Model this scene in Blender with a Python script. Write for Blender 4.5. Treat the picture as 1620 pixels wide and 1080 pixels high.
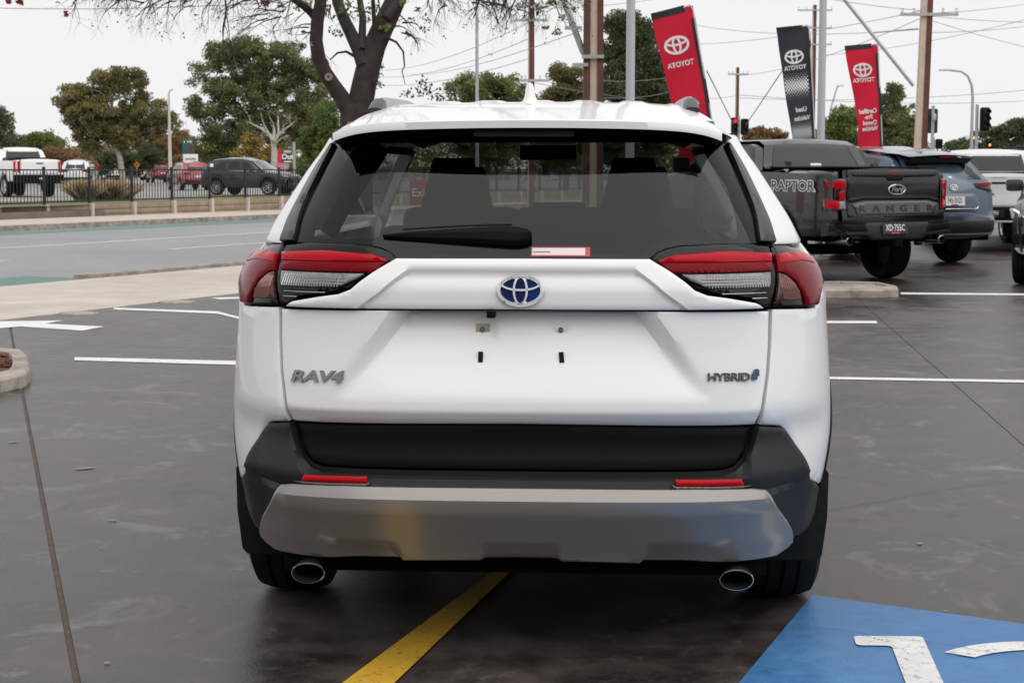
import bpy, bmesh, math, random
import numpy as np
from mathutils import Vector, Matrix
from mathutils.geometry import delaunay_2d_cdt
random.seed(7); rng = np.random.default_rng(11)
scene = bpy.context.scene
for o in list(bpy.data.objects): bpy.data.objects.remove(o)
COL = scene.collection
rad = math.radians
# ------------------------------------------------------------------ camera
F_PX, CAM_H = 2700.0, 1.36
PITCH = math.atan(272 / F_PX)
cd = bpy.data.cameras.new('camera'); cam = bpy.data.objects.new('camera', cd); COL.objects.link(cam)
cd.sensor_width = 36; cd.lens = F_PX / 1620 * 36; cd.clip_start = .05; cd.clip_end = 4000
cam.location = (0, 0, CAM_H); cam.rotation_euler = (math.pi / 2 - PITCH, 0, 0)
cd.dof.use_dof = True; cd.dof.focus_distance = 4.75; cd.dof.aperture_fstop = 16
scene.camera = cam
# ------------------------------------------------------------------ sky
SUN_EL, SUN_AZ = rad(58), rad(140)          # azimuth clockwise from +Y (behind the camera, to its right)
w = bpy.data.worlds.new('World'); scene.world = w; w.use_nodes = True
nt = w.node_tree; nt.nodes.clear()
sky = nt.nodes.new('ShaderNodeTexSky'); sky.sky_type = 'NISHITA'; sky.sun_disc = False
sky.sun_elevation = SUN_EL; sky.sun_rotation = SUN_AZ; sky.dust_density = 4; sky.air_density = 1.5
mixn = nt.nodes.new('ShaderNodeMix'); mixn.data_type = 'RGBA'; mixn.inputs[0].default_value = .93
mixn.inputs[7].default_value = (9.15, 9.1, 9.25, 1)      # overcast cloud deck
bg = nt.nodes.new('ShaderNodeBackground'); bg.inputs[1].default_value = .1
wo = nt.nodes.new('ShaderNodeOutputWorld')
nt.links.new(sky.outputs[0], mixn.inputs[6]); nt.links.new(mixn.outputs[2], bg.inputs[0]); nt.links.new(bg.outputs[0], wo.inputs[0])
sd = bpy.data.lights.new('sun', 'SUN'); sd.energy = 1.5; sd.angle = rad(85); sd.color = (1, .975, .94)
sun = bpy.data.objects.new('sun', sd); COL.objects.link(sun)
sv = Vector((math.sin(SUN_AZ) * math.cos(SUN_EL), math.cos(SUN_AZ) * math.cos(SUN_EL), math.sin(SUN_EL)))
sun.rotation_euler = sv.to_track_quat('Z', 'Y').to_euler(); sun.location = (0, 0, 30)
scene.view_settings.view_transform = 'Standard'; scene.view_settings.look = 'None'
scene.view_settings.exposure = 0.06; scene.view_settings.gamma = 1; scene.view_settings.use_curve_mapping = False
scene.render.engine = 'CYCLES'
# ------------------------------------------------------------------ helpers
_F = np.array([0, math.cos(PITCH), -math.sin(PITCH)]); _U = np.array([0, math.sin(PITCH), math.cos(PITCH)])
def _ray(px, py): return _F + np.array([1., 0, 0]) * (px - 810) / F_PX + _U * (540 - py) / F_PX
def at(px, py, Y):
    d = _ray(px, py) * (Y / _ray(px, py)[1]); return Vector((d[0], d[1], d[2] + CAM_H))
def gr(px, py, z=0.):
    d = _ray(px, py); t = (z - CAM_H) / d[2]; return Vector((d[0] * t, d[1] * t, z))
MATS = {}
def mat(name, col, rough=.5, metal=0., coat=0., var=0., vscale=8., bump=0., bscale=60., emit=None, estr=1., spec=.5, rvar=0., ior=1.5):
    if name in MATS: return MATS[name]
    m = bpy.data.materials.new(name); m.use_nodes = True; n = m.node_tree; b = n.nodes['Principled BSDF']
    b.inputs['Base Color'].default_value = (*col, 1); b.inputs['Roughness'].default_value = rough
    b.inputs['Metallic'].default_value = metal; b.inputs['Coat Weight'].default_value = coat
    b.inputs['Coat Roughness'].default_value = .03; b.inputs['Specular IOR Level'].default_value = spec; b.inputs['IOR'].default_value = ior
    if var or bump or rvar:
        tc = n.nodes.new('ShaderNodeTexCoord')
        nz = n.nodes.new('ShaderNodeTexNoise'); nz.inputs['Scale'].default_value = vscale; nz.inputs['Detail'].default_value = 7; nz.inputs['Roughness'].default_value = .62
        n.links.new(tc.outputs['Object'], nz.inputs['Vector'])
        if var:
            rp = n.nodes.new('ShaderNodeValToRGB')
            rp.color_ramp.elements[0].position = .3; rp.color_ramp.elements[1].position = .7
            rp.color_ramp.elements[0].color = (*[c * (1 - var) for c in col], 1); rp.color_ramp.elements[1].color = (*[min(1, c * (1 + var)) for c in col], 1)
            n.links.new(nz.outputs['Fac'], rp.inputs[0]); n.links.new(rp.outputs[0], b.inputs['Base Color'])
        if rvar:
            mr = n.nodes.new('ShaderNodeMapRange'); mr.inputs[1].default_value = .3; mr.inputs[2].default_value = .7
            mr.inputs[3].default_value = max(.02, rough - rvar); mr.inputs[4].default_value = rough + rvar
            n.links.new(nz.outputs['Fac'], mr.inputs[0]); n.links.new(mr.outputs[0], b.inputs['Roughness'])
        if bump:
            n2 = n.nodes.new('ShaderNodeTexNoise'); n2.inputs['Scale'].default_value = bscale; n2.inputs['Detail'].default_value = 5
            n.links.new(tc.outputs['Object'], n2.inputs['Vector'])
            bp = n.nodes.new('ShaderNodeBump'); bp.inputs['Strength'].default_value = bump; bp.inputs['Distance'].default_value = .01
            n.links.new(n2.outputs['Fac'], bp.inputs['Height']); n.links.new(bp.outputs[0], b.inputs['Normal'])
    if emit:
        b.inputs['Emission Color'].default_value = (*emit, 1); b.inputs['Emission Strength'].default_value = estr
    MATS[name] = m; return m
def glass(name, tint, refl_ior=1.5, rough=0.):
    if name in MATS: return MATS[name]
    m = bpy.data.materials.new(name); m.use_nodes = True; n = m.node_tree; n.nodes.clear()
    out = n.nodes.new('ShaderNodeOutputMaterial'); tr = n.nodes.new('ShaderNodeBsdfTransparent'); gl = n.nodes.new('ShaderNodeBsdfGlossy')
    tr.inputs[0].default_value = (*tint, 1); gl.inputs['Roughness'].default_value = rough
    fr = n.nodes.new('ShaderNodeFresnel'); fr.inputs[0].default_value = refl_ior; mx = n.nodes.new('ShaderNodeMixShader')
    ge = n.nodes.new('ShaderNodeNewGeometry'); io = n.nodes.new('ShaderNodeMapRange'); io.inputs[3].default_value = refl_ior; io.inputs[4].default_value = 1 / refl_ior
    n.links.new(ge.outputs['Backfacing'], io.inputs[0]); n.links.new(io.outputs[0], fr.inputs[0])
    n.links.new(fr.outputs[0], mx.inputs[0]); n.links.new(tr.outputs[0], mx.inputs[1]); n.links.new(gl.outputs[0], mx.inputs[2]); n.links.new(mx.outputs[0], out.inputs[0])
    MATS[name] = m; return m
def tag(o, label=None, cat=None, group=None, kind=None):
    if label: o['label'] = label
    if cat: o['category'] = cat
    if group: o['group'] = group
    if kind: o['kind'] = kind
    return o
def empty(name, loc=(0, 0, 0), rz=0., label=None, cat=None, group=None, parent=None):
    o = bpy.data.objects.new(name, None); COL.objects.link(o); o.location = loc; o.rotation_euler = (0, 0, rz); o.empty_display_size = .1
    if parent: o.parent = parent
    return tag(o, label, cat, group)
def link(name, me, m, parent=None, smooth=None):
    if m and not me.materials: me.materials.append(m)
    if smooth is not None:
        me.polygons.foreach_set('use_smooth', np.ones(len(me.polygons), bool))
        if smooth < 179: me.set_sharp_from_angle(angle=rad(smooth))
    o = bpy.data.objects.new(name, me); COL.objects.link(o)
    if parent: o.parent = parent
    return o
class MB:
    def __init__(s): s.v = []; s.f = []
    def add(s, vs, fs):
        b = len(s.v); s.v += [tuple(v) for v in vs]; s.f += [tuple(b + i for i in f) for f in fs]; return s
    def box(s, c, d, rz=0., rx=0., ry=0.):
        M = Matrix.Rotation(rz, 3, 'Z') @ Matrix.Rotation(ry, 3, 'Y') @ Matrix.Rotation(rx, 3, 'X'); h = [x / 2 for x in d]
        vs = [Vector(c) + M @ Vector((sx * h[0], sy * h[1], sz * h[2])) for sx in (-1, 1) for sy in (-1, 1) for sz in (-1, 1)]
        return s.add(vs, [(0, 1, 3, 2), (4, 6, 7, 5), (0, 4, 5, 1), (2, 3, 7, 6), (0, 2, 6, 4), (1, 5, 7, 3)])
    def tube(s, pts, r, n=8, cap=True):
        pts = [Vector(p) for p in pts]; rr = r if hasattr(r, '__len__') else [r] * len(pts); vs = []; fs = []
        up = None
        for i, p in enumerate(pts):
            t = (pts[min(i + 1, len(pts) - 1)] - pts[max(i - 1, 0)]).normalized()
            if up is None: up = Vector((0, 0, 1)) if abs(t.z) < .9 else Vector((1, 0, 0))
            a = t.cross(up).normalized(); b = a.cross(t).normalized(); up = b
            for k in range(n):
                an = 2 * math.pi * k / n; vs.append(p + (a * math.cos(an) + b * math.sin(an)) * rr[i])
        for i in range(len(pts) - 1):
            for k in range(n): fs.append((i * n + k, i * n + (k + 1) % n, (i + 1) * n + (k + 1) % n, (i + 1) * n + k))
        if cap: fs.append(tuple(range(n - 1, -1, -1))); fs.append(tuple((len(pts) - 1) * n + k for k in range(n)))
        return s.add(vs, fs)
    def lathe(s, prof, M=None, n=24):
        vs = []; fs = []; M = M or Matrix.Identity(4)
        for r, x in prof:
            for k in range(n): an = 2 * math.pi * k / n; vs.append(M @ Vector((x, r * math.cos(an), r * math.sin(an))))
        for i in range(len(prof) - 1):
            for k in range(n): fs.append((i * n + k, i * n + (k + 1) % n, (i + 1) * n + (k + 1) % n, (i + 1) * n + k))
        return s.add(vs, fs)
    def prism(s, poly, z0, z1):
        n = len(poly); vs = [(*p[:2], z0) for p in poly] + [(*p[:2], z1) for p in poly]
        return s.add(vs, [tuple(range(n - 1, -1, -1)), tuple(range(n, 2 * n))] + [(i, (i + 1) % n, n + (i + 1) % n, n + i) for i in range(n)])
    def mesh(s, name):
        me = bpy.data.meshes.new(name); me.from_pydata(s.v, [], s.f); me.update(); return me
    def build(s, name, m, parent=None, smooth=None, bevel=0.):
        me = s.mesh(name)
        bm = bmesh.new(); bm.from_mesh(me); bmesh.ops.recalc_face_normals(bm, faces=bm.faces)
        if bevel: bmesh.ops.bevel(bm, geom=[e for e in bm.edges if len(e.link_faces) == 2 and e.calc_face_angle(0) > .6], offset=bevel, segments=2, affect='EDGES', profile=.6, clamp_overlap=True)
        bm.to_mesh(me); bm.free()
        return link(name, me, m, parent, smooth if smooth is not None else (35 if bevel else None))
def sheet(name, poly, z, m, parent=None, kind=None):
    me = bpy.data.meshes.new(name); me.from_pydata([(p[0], p[1], z) for p in poly], [], [tuple(range(len(poly)))]); me.update()
    if me.polygons[0].normal.z < 0: me.flip_normals()
    o = link(name, me, m, parent)
    if kind: o['kind'] = kind
    return o
def inside(P, poly):
    x, y = P[:, 0], P[:, 1]; r = np.zeros(len(P), bool); n = len(poly)
    for i in range(n):
        x1, y1 = poly[i]; x2, y2 = poly[i - 1]
        c = ((y1 > y) != (y2 > y)) & (x < (x2 - x1) * (y - y1) / ((y2 - y1) if y2 != y1 else 1e-9) + x1); r ^= c
    return r
def edist(P, poly):
    d = np.full(len(P), 1e9); n = len(poly)
    for i in range(n):
        a = np.array(poly[i]); b = np.array(poly[(i + 1) % n]); ab = b - a; L = ab @ ab
        if L < 1e-12: continue
        t = np.clip(((P - a) @ ab) / L, 0, 1); d = np.minimum(d, np.hypot(*(P - a - t[:, None] * ab).T))
    return d
def dens(poly, g, closed=True):
    out = []; n = len(poly)
    for i in range(n if closed else n - 1):
        a, b = poly[i], poly[(i + 1) % n]; k = max(1, int(math.ceil(math.dist(a, b) / g)))
        out += [(a[0] + (b[0] - a[0]) * j / k, a[1] + (b[1] - a[1]) * j / k) for j in range(k)]
    if not closed: out.append(tuple(poly[-1]))
    return out
def rounded(poly, r, k=4):
    out = []; n = len(poly)
    for i in range(n):
        p0, p1, p2 = Vector(poly[i - 1]), Vector(poly[i]), Vector(poly[(i + 1) % n]); a = p0 - p1; b = p2 - p1
        rr = min(r, a.length * .45, b.length * .45)
        if rr < 1e-5: out.append(tuple(p1)); continue
        s = p1 + a.normalized() * rr; e = p1 + b.normalized() * rr
        for j in range(k + 1):
            t = j / k; q = s * (1 - t) ** 2 + p1 * 2 * t * (1 - t) + e * t * t; out.append((q.x, q.y))
    return out
def sym(half): return list(half) + [(-a, b) for a, b in reversed(half) if abs(a) > 1e-6]
def panel(name, outline, surf, m, parent, grid=.03, off=0., disp=None, rim=.02, roll=.003, mirror=False, cen=(0, 1.5, .8), dfun=None, smooth=38, rnd=0., lines=()):
    """a sheet cut to an outline in the (u,v) plane of a curved surface, with rolled edges and a returned rim"""
    poly = rounded(outline, rnd) if rnd else outline
    poly = dens(poly, grid); n = len(poly); pa = np.array(poly)
    lo, hi = pa.min(0), pa.max(0)
    gx = np.arange(lo[0] + grid / 2, hi[0], grid); gy = np.arange(lo[1] + grid / 2, hi[1], grid)
    pts = []
    if len(gx) and len(gy):
        gp = np.array(np.meshgrid(gx, gy)).T.reshape(-1, 2); gp = gp[inside(gp, poly)]
        if len(gp): gp = gp[edist(gp, poly) > max(grid * .45, roll * 2)]; pts = gp.tolist()
    if roll:
        nx, pv_ = np.roll(pa, -1, 0), np.roll(pa, 1, 0); t = nx - pv_; t /= np.maximum(np.linalg.norm(t, axis=1), 1e-9)[:, None]
        area = np.sum(pa[:, 0] * nx[:, 1] - nx[:, 0] * pa[:, 1]); nn = np.stack([-t[:, 1], t[:, 0]], 1) * (1 if area > 0 else -1)
        ring = pa + nn * roll * 1.3; ok = inside(ring, poly); ring = ring[ok]; ring = ring[edist(ring, poly) > roll * .9] if len(ring) else ring
        pts += ring.tolist()
    allp = [Vector(p) for p in poly] + [Vector(p) for p in pts]
    edges = [(i, (i + 1) % n) for i in range(n)]
    if lines and len(pts):
        pp = np.array(pts); dm = np.full(len(pp), 9.)
        for ln in lines:
            for a_, b_ in zip(ln[:-1], ln[1:]): dm = np.minimum(dm, edist(pp, [a_, b_]))
        pts = pp[dm > grid * .45].tolist(); allp = [Vector(p) for p in poly] + [Vector(p) for p in pts]
    for ln in lines:
        ln = dens(list(ln), grid, False); keep = inside(np.array(ln), poly) & (edist(np.array(ln), poly) > roll * 1.6); prev = None
        for p_, k_ in zip(ln, keep):
            if not k_: prev = None; continue
            allp.append(Vector(p_)); cur = len(allp) - 1
            if prev is not None: edges.append((prev, cur))
            prev = cur
    res = delaunay_2d_cdt(allp, edges, [], 1, 1e-6)
    V2, E2, F2 = res[0], res[1], res[2]
    cnt = {}
    for f in F2:
        for i in range(len(f)): e = tuple(sorted((f[i], f[(i + 1) % len(f)]))); cnt[e] = cnt.get(e, 0) + 1
    bedges = [e for e, c in cnt.items() if c == 1]; bset = {i for e in bedges for i in e}
    cenv = Vector(cen); vs = []; ns = []; e_ = 1e-3
    dd = None
    if dfun is not None: dd = edist(np.array([(v.x, v.y) for v in V2]), dens(outline, .2))
    for i, v in enumerate(V2):
        u, z = v.x, v.y
        def fn(a, b): return Vector(surf(a, b))
        p = fn(u, z); du = fn(u + e_, z) - p; dv = fn(u, z + e_) - p; N = du.cross(dv)
        if N.length < 1e-12: N = p - cenv
        N.normalize()
        if N.dot(p - cenv) < 0: N = -N
        h = off + (disp(u, z) if disp else 0) - (dfun(dd[i]) if dfun else 0)
        if i in bset: h -= roll
        vs.append(p + N * h); ns.append(N)
    fs = [tuple(f) for f in F2]
    if rim:
        mp = {}
        for i in bset: mp[i] = len(vs); vs.append(vs[i] - ns[i] * rim)
        for a, b in bedges: fs.append((a, b, mp[b], mp[a]))
    if mirror: vs = [Vector((-v.x, v.y, v.z)) for v in vs]
    me = bpy.data.meshes.new(name); me.from_pydata([tuple(v) for v in vs], [], fs)
    bm = bmesh.new(); bm.from_mesh(me); bmesh.ops.recalc_face_normals(bm, faces=bm.faces)
    bm.faces.ensure_lookup_table()
    k = max(range(len(F2)), key=lambda i: bm.faces[i].calc_area()); ff = bm.faces[k]
    c2 = Vector((-cenv.x, cenv.y, cenv.z)) if mirror else cenv
    if ff.normal.dot(ff.calc_center_median() - c2) < 0: bmesh.ops.reverse_faces(bm, faces=bm.faces)
    bm.to_mesh(me); bm.free()
    return link(name, me, m, parent, smooth)
def text(name, s, size, m, parent, M, extrude=.002, bold=0., align='CENTER', xs=1., shear=0., space=1.):
    cu = bpy.data.curves.new('t', 'FONT'); cu.body = s; cu.size = size; cu.extrude = extrude; cu.offset = bold; cu.align_x = align; cu.align_y = 'CENTER'; cu.shear = shear; cu.space_character = space; cu.resolution_u = 3
    o = bpy.data.objects.new('t', cu); COL.objects.link(o); bpy.context.view_layer.update()
    me = bpy.data.meshes.new_from_object(o.evaluated_get(bpy.context.evaluated_depsgraph_get()))
    bpy.data.objects.remove(o); bpy.data.curves.remove(cu)
    me.transform(M @ Matrix.Diagonal((xs, 1, 1, 1)))
    me.materials.clear(); return link(name, me, m, parent)
def frame(o, x, y, z):
    """matrix from origin and the three axes"""
    return Matrix(((x[0], y[0], z[0], o[0]), (x[1], y[1], z[1], o[1]), (x[2], y[2], z[2], o[2]), (0, 0, 0, 1)))
def ell_ring(mb, M, a, b, t, dep, n=40, cx=0., cy=0.):
    """flat elliptical ring, band t wide, dep thick, in the xy plane of M"""
    vs = []; fs = []
    for k in range(n):
        an = 2 * math.pi * k / n; c, s_ = math.cos(an), math.sin(an)
        for (aa, bb, z) in ((a, b, 0), (a - t * .25, b - t * .25, dep), (a - t * .75, b - t * .75, dep), (a - t, b - t, 0)): vs.append(M @ Vector((cx + aa * c, cy + bb * s_, z)))
    for k in range(n):
        j = (k + 1) % n
        for i in range(3): fs.append((k * 4 + i, j * 4 + i, j * 4 + i + 1, k * 4 + i + 1))
    mb.add(vs, fs)
def oval_emblem(mb, M, a, dep):
    """outer oval with two crossing inner ovals"""
    b = a * .69
    ell_ring(mb, M, a, b, a * .20, dep)
    ell_ring(mb, M, a * .36, b * .95, a * .17, dep)
    ell_ring(mb, M, a * .88, b * .52, a * .17, dep, cy=b * .42)
def copy_tree(o, parent=None):
    c = o.copy(); COL.objects.link(c); c.parent = parent
    for ch in list(o.children): copy_tree(ch, c)
    return c
ss = lambda t: 0. if t <= 0 else 1. if t >= 1 else t * t * (3 - 2 * t)
def interp(t, x): return float(np.interp(x, [a for a, b in t], [b for a, b in t]))
# ------------------------------------------------------------------ shared materials
WHITE = mat('white_paint', (.84, .83, .815), .35, coat=.6, spec=.4)
BLACKPL = mat('black_plastic', (.007, .007, .0075), .40, spec=.09, bump=.15, bscale=900)
GREYPL = mat('grey_black_plastic', (.022, .022, .023), .45, spec=.3, bump=.2, bscale=1200)
GLOSSB = mat('gloss_black', (.004, .004, .005), .06, spec=.3)
RUBBER = mat('rubber', (.012, .012, .012), .8, spec=.2, var=.3, vscale=20)
DARK = mat('dark_underside', (.006, .006, .006), .9, spec=.03)
SILVER = mat('satin_silver', (.42, .40, .38), .3, metal=.75)
CHROME = mat('chrome', (.75, .75, .76), .08, metal=1)
ALLOY = mat('alloy', (.55, .55, .56), .3, metal=1)
REDL = mat('red_lens', (.44, .0025, .012), .10, spec=.12, coat=.08)
REDD = mat('deep_red_lens', (.165, .001, .005), .12, spec=.10)
CLEARL = mat('clear_lens', (.16, .16, .165), .12, coat=1, var=.5, vscale=70)
CARGLASS = mat('dark_car_glass', (.008, .009, .010), .03, spec=.5)
CABIN = mat('cabin_fabric', (.02, .02, .021), .85, var=.2, vscale=40)
GALV = mat('galvanised_steel', (.42, .43, .44), .45, metal=.4, var=.12, vscale=6)
BLACKST = mat('black_powder_coat', (.012, .012, .013), .45)
# ================================================================== SETTING
D_ = Vector((.4305, .9026)); N_ = Vector((.9026, -.4305)); K_ = Vector((-11.41, 38.1))
def P(t, s): q = K_ + D_ * t + N_ * s; return (q.x, q.y)
def clip(poly, p, n):
    """keep the side of the line through p where dot(x-p,n)>=0"""
    out = []; n = Vector(n); p = Vector(p)
    for i in range(len(poly)):
        a, b = Vector(poly[i]), Vector(poly[(i + 1) % len(poly)]); da, db = (a - p).dot(n), (b - p).dot(n)
        if da >= 0: out.append(tuple(a))
        if (da >= 0) != (db >= 0): out.append(tuple(a + (b - a) * (da / (da - db))))
    return out
def ground_mat(name, c0, c1, r0, r1, scale=.6, fine=9., bump=.25, spots=0., speck=None, lo=.41, hi=.60, smear=0.):
    m = bpy.data.materials.new(name); m.use_nodes = True; n = m.node_tree; b = n.nodes['Principled BSDF']
    tc = n.nodes.new('ShaderNodeNewGeometry')
    def noise(sc, det, dist=0.):
        z = n.nodes.new('ShaderNodeTexNoise'); z.inputs['Scale'].default_value = sc; z.inputs['Detail'].default_value = det; z.inputs['Roughness'].default_value = .6; z.inputs['Distortion'].default_value = dist
        n.links.new(tc.outputs['Position'], z.inputs['Vector']); return z
    a = noise(scale, 8, .6); f = noise(fine, 8, .2); g = noise(90, 6)
    def mth(op, x, y):
        k = n.nodes.new('ShaderNodeMath'); k.operation = op
        for i, q in enumerate((x, y)):
            if isinstance(q, (int, float)): k.inputs[i].default_value = q
            else: n.links.new(q, k.inputs[i])
        return k.outputs[0]
    s = mth('ADD', mth('MULTIPLY', a.outputs['Fac'], .51), mth('ADD', mth('MULTIPLY', f.outputs['Fac'], .33), mth('MULTIPLY', g.outputs['Fac'], .16)))
    rp = n.nodes.new('ShaderNodeValToRGB'); rp.color_ramp.elements[0].position = lo; rp.color_ramp.elements[1].position = hi
    rp.color_ramp.elements[0].color = (*c0, 1); rp.color_ramp.elements[1].color = (*c1, 1); n.links.new(s, rp.inputs[0])
    col = rp.outputs[0]
    if spots:
        v = noise(5.5, 6, 1.2); r2 = n.nodes.new('ShaderNodeValToRGB'); r2.color_ramp.elements[0].position = .66; r2.color_ramp.elements[1].position = .74
        n.links.new(v.outputs['Fac'], r2.inputs[0]); mx = n.nodes.new('ShaderNodeMix'); mx.data_type = 'RGBA'
        n.links.new(mth('MULTIPLY', r2.outputs[0], spots), mx.inputs[0]); n.links.new(col, mx.inputs[6]); mx.inputs[7].default_value = (*(speck or c1), 1); col = mx.outputs[2]
    if smear:
        for sc_, p0_, p1_, cc_, kf in ((1.7, .55, .72, speck, smear), (2.3, .56, .75, tuple(x * .35 for x in c0), smear * 1.2), (9., .60, .70, speck, smear * .7)):
            v = noise(sc_, 9, 1.6 if sc_ < 5 else .4); v.inputs['Roughness'].default_value = .7; r2 = n.nodes.new('ShaderNodeValToRGB'); r2.color_ramp.elements[0].position = p0_; r2.color_ramp.elements[1].position = p1_
            mp_ = n.nodes.new('ShaderNodeMapping'); mp_.inputs['Scale'].default_value = (1, .75, 1); mp_.inputs['Location'].default_value = (sc_ * 3, 7, 1); n.links.new(tc.outputs['Position'], mp_.inputs[0]); n.links.new(mp_.outputs[0], v.inputs['Vector'])
            n.links.new(v.outputs['Fac'], r2.inputs[0]); mx = n.nodes.new('ShaderNodeMix'); mx.data_type = 'RGBA'; n.links.new(mth('MULTIPLY', r2.outputs[0], kf), mx.inputs[0]); n.links.new(col, mx.inputs[6]); mx.inputs[7].default_value = (*cc_, 1); col = mx.outputs[2]
    n.links.new(col, b.inputs['Base Color'])
    mr = n.nodes.new('ShaderNodeMapRange'); mr.inputs[1].default_value = .35; mr.inputs[2].default_value = .65; mr.inputs[3].default_value = r0; mr.inputs[4].default_value = r1
    n.links.new(s, mr.inputs[0]); n.links.new(mr.outputs[0], b.inputs['Roughness'])
    bp = n.nodes.new('ShaderNodeBump'); bp.inputs['Strength'].default_value = bump; bp.inputs['Distance'].default_value = .004
    n.links.new(mth('ADD', g.outputs['Fac'], f.outputs['Fac']), bp.inputs['Height']); n.links.new(bp.outputs[0], b.inputs['Normal'])
    MATS[name] = m; return m
LOT = ground_mat('dark_concrete', (.023, .0185, .0165), (.094, .077, .069), .24, .52, .8, 5.5, .30, .32, (.21, .19, .184), .435, .575, .68); LOT.node_tree.nodes['Principled BSDF'].inputs['Specular IOR Level'].default_value = .27
FILL = mat('joint_filler', (.085, .06, .048), .8, var=.4, vscale=14)
ROAD = ground_mat('road_asphalt', (.225, .228, .238), (.285, .288, .298), .7, .85, .25, 6, .4)
PATH = ground_mat('beige_concrete', (.43, .375, .325), (.56, .50, .44), .75, .9, .5, 3, .3, .15, (.3, .26, .22))
KERB = mat('kerb_concrete', (.30, .265, .225), .85, var=.5, vscale=5, bump=.4, bscale=60)
GREENP = ground_mat('green_lane_paint', (.10, .19, .17), (.14, .22, .20), .7, .85, .5, 6, .3)
EARTH = ground_mat('dry_ground', (.13, .11, .085), (.22, .19, .15), .9, .95, .2, 2, .4)
FARLOT = ground_mat('pale_car_park', (.26, .25, .23), (.33, .31, .29), .8, .9, .1, 1, .2)
GRASSY = ground_mat('thin_grass', (.09, .095, .035), (.17, .16, .07), .9, .95, .6, 5, .4)
MULCH = ground_mat('bark_mulch', (.05, .026, .016), (.15, .075, .05), .9, .95, 6, 25, .8)
def paint_mat(name, c, wear=.5):
    m = mat(name, c, .6, var=.12, vscale=5, bump=.2, bscale=250); n = m.node_tree; bs = n.nodes['Principled BSDF']; out = n.nodes['Material Output']
    g = n.nodes.new('ShaderNodeNewGeometry'); prev = None
    for sc_, lo_, hi_, k_ in ((55., .57, .66, .75), (7., .60, .72, .5)):
        z = n.nodes.new('ShaderNodeTexNoise'); z.inputs['Scale'].default_value = sc_; z.inputs['Detail'].default_value = 7; z.inputs['Roughness'].default_value = .7; n.links.new(g.outputs['Position'], z.inputs['Vector'])
        mr = n.nodes.new('ShaderNodeMapRange'); mr.inputs[1].default_value = lo_; mr.inputs[2].default_value = hi_; mr.inputs[3].default_value = 0; mr.inputs[4].default_value = k_ * wear * 2; n.links.new(z.outputs['Fac'], mr.inputs[0])
        if prev is None: prev = mr.outputs[0]
        else: mm = n.nodes.new('ShaderNodeMath'); mm.operation = 'MAXIMUM'; n.links.new(prev, mm.inputs[0]); n.links.new(mr.outputs[0], mm.inputs[1]); prev = mm.outputs[0]
    tr = n.nodes.new('ShaderNodeBsdfTransparent'); mx = n.nodes.new('ShaderNodeMixShader'); n.links.new(prev, mx.inputs[0]); n.links.new(bs.outputs[0], mx.inputs[1]); n.links.new(tr.outputs[0], mx.inputs[2]); n.links.new(mx.outputs[0], out.inputs[0]); return m
LINE = paint_mat('white_line_paint', (.72, .71, .69)); YELL = paint_mat('yellow_line_paint', (.62, .36, .03))
BLUE = ground_mat('blue_bay_paint', (.028, .135, .33), (.07, .22, .45), .42, .62, 1.2, 14, .3, .18, (.10, .27, .50))
ground = sheet('ground', [(-900, -300), (900, -300), (900, 1500), (-900, 1500)], -.06, EARTH, kind='structure')
# lot slabs cut by the saw joints
lot = sheet('parking_lot', [P(-70, 15.9), P(90, 15.9), P(90, 110), P(-70, 110)], -.007, FILL, kind='structure')
j1a, j1b = Vector((-3.027, 10.461)), Vector((-1.158, 4.431)); j2a, j2b = Vector((3.578, 17.36)), Vector((2.534, 8.351))
def jn(a, b): d = (b - a).normalized(); return Vector((d.y, -d.x))
full = [P(-69.9, 15.9), P(89.9, 15.9), P(89.9, 109), P(-69.9, 109)]
n1, n2 = jn(j1a, j1b), jn(j2a, j2b)
if n1.x > 0: n1 = -n1
if n2.x > 0: n2 = -n2                      # both now point to -x
slabs = [clip(full, j1a + n1 * .010, n1), clip(clip(full, j1a - n1 * .010, -n1), j2a + n2 * .003, n2), clip(full, j2a - n2 * .003, -n2)]
for s_ in slabs: MB().prism(s_, -.05, 0).build('concrete_slab', LOT, lot)
# road, paths, kerbs
road = sheet('road', [P(-400, .02), P(400, .02), P(400, 12.78), P(-400, 12.78)], -.02, ROAD, kind='structure')
fp = MB().prism([P(-400, 12.80), P(400, 12.80), P(400, 15.9), P(-400, 15.9)], -.055, .006).build('footpath', PATH); fp['kind'] = 'structure'
ffp = MB().prism([P(-400, -3.35), P(400, -3.35), P(400, -.16), P(-400, -.16)], -.055, .10).build('far_footpath', mat('pinkish_path', (.50, .42, .36), .85, var=.15, vscale=2)); ffp['kind'] = 'structure'
k = MB().prism([P(-400, -.157), P(400, -.157), P(400, .0), P(-400, 0)], -.055, .103).build('far_kerb', KERB); k['kind'] = 'structure'
tk = (Vector((-5.287, 21.181)) - K_).dot(D_)
k = MB().prism([P(tk, 12.6), P(200, 12.6), P(200, 12.797), P(tk + .25, 12.797)], -.055, .05).build('near_kerb', KERB); k['kind'] = 'structure'
for nm, a0, a1, s0, s1 in (('far_green_lane', -60, 120, .25, 1.5), ('near_green_lane', -60, tk + .4, 11.5, 12.6)):
    o = sheet(nm, [P(a0, s0), P(a1, s0), P(a1, s1), P(a0, s1)], -.016, GREENP, road)
for s0, s1, a0, a1 in ((5.56, 5.66, -300, 300), (5.78, 5.88, -300, 300)): sheet('centre_line', [P(a0, s0), P(a1, s0), P(a1, s1), P(a0, s1)], -.015, LINE, road)
tl = (Vector((-5.85, 29.537)) - K_).dot(D_)
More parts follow.
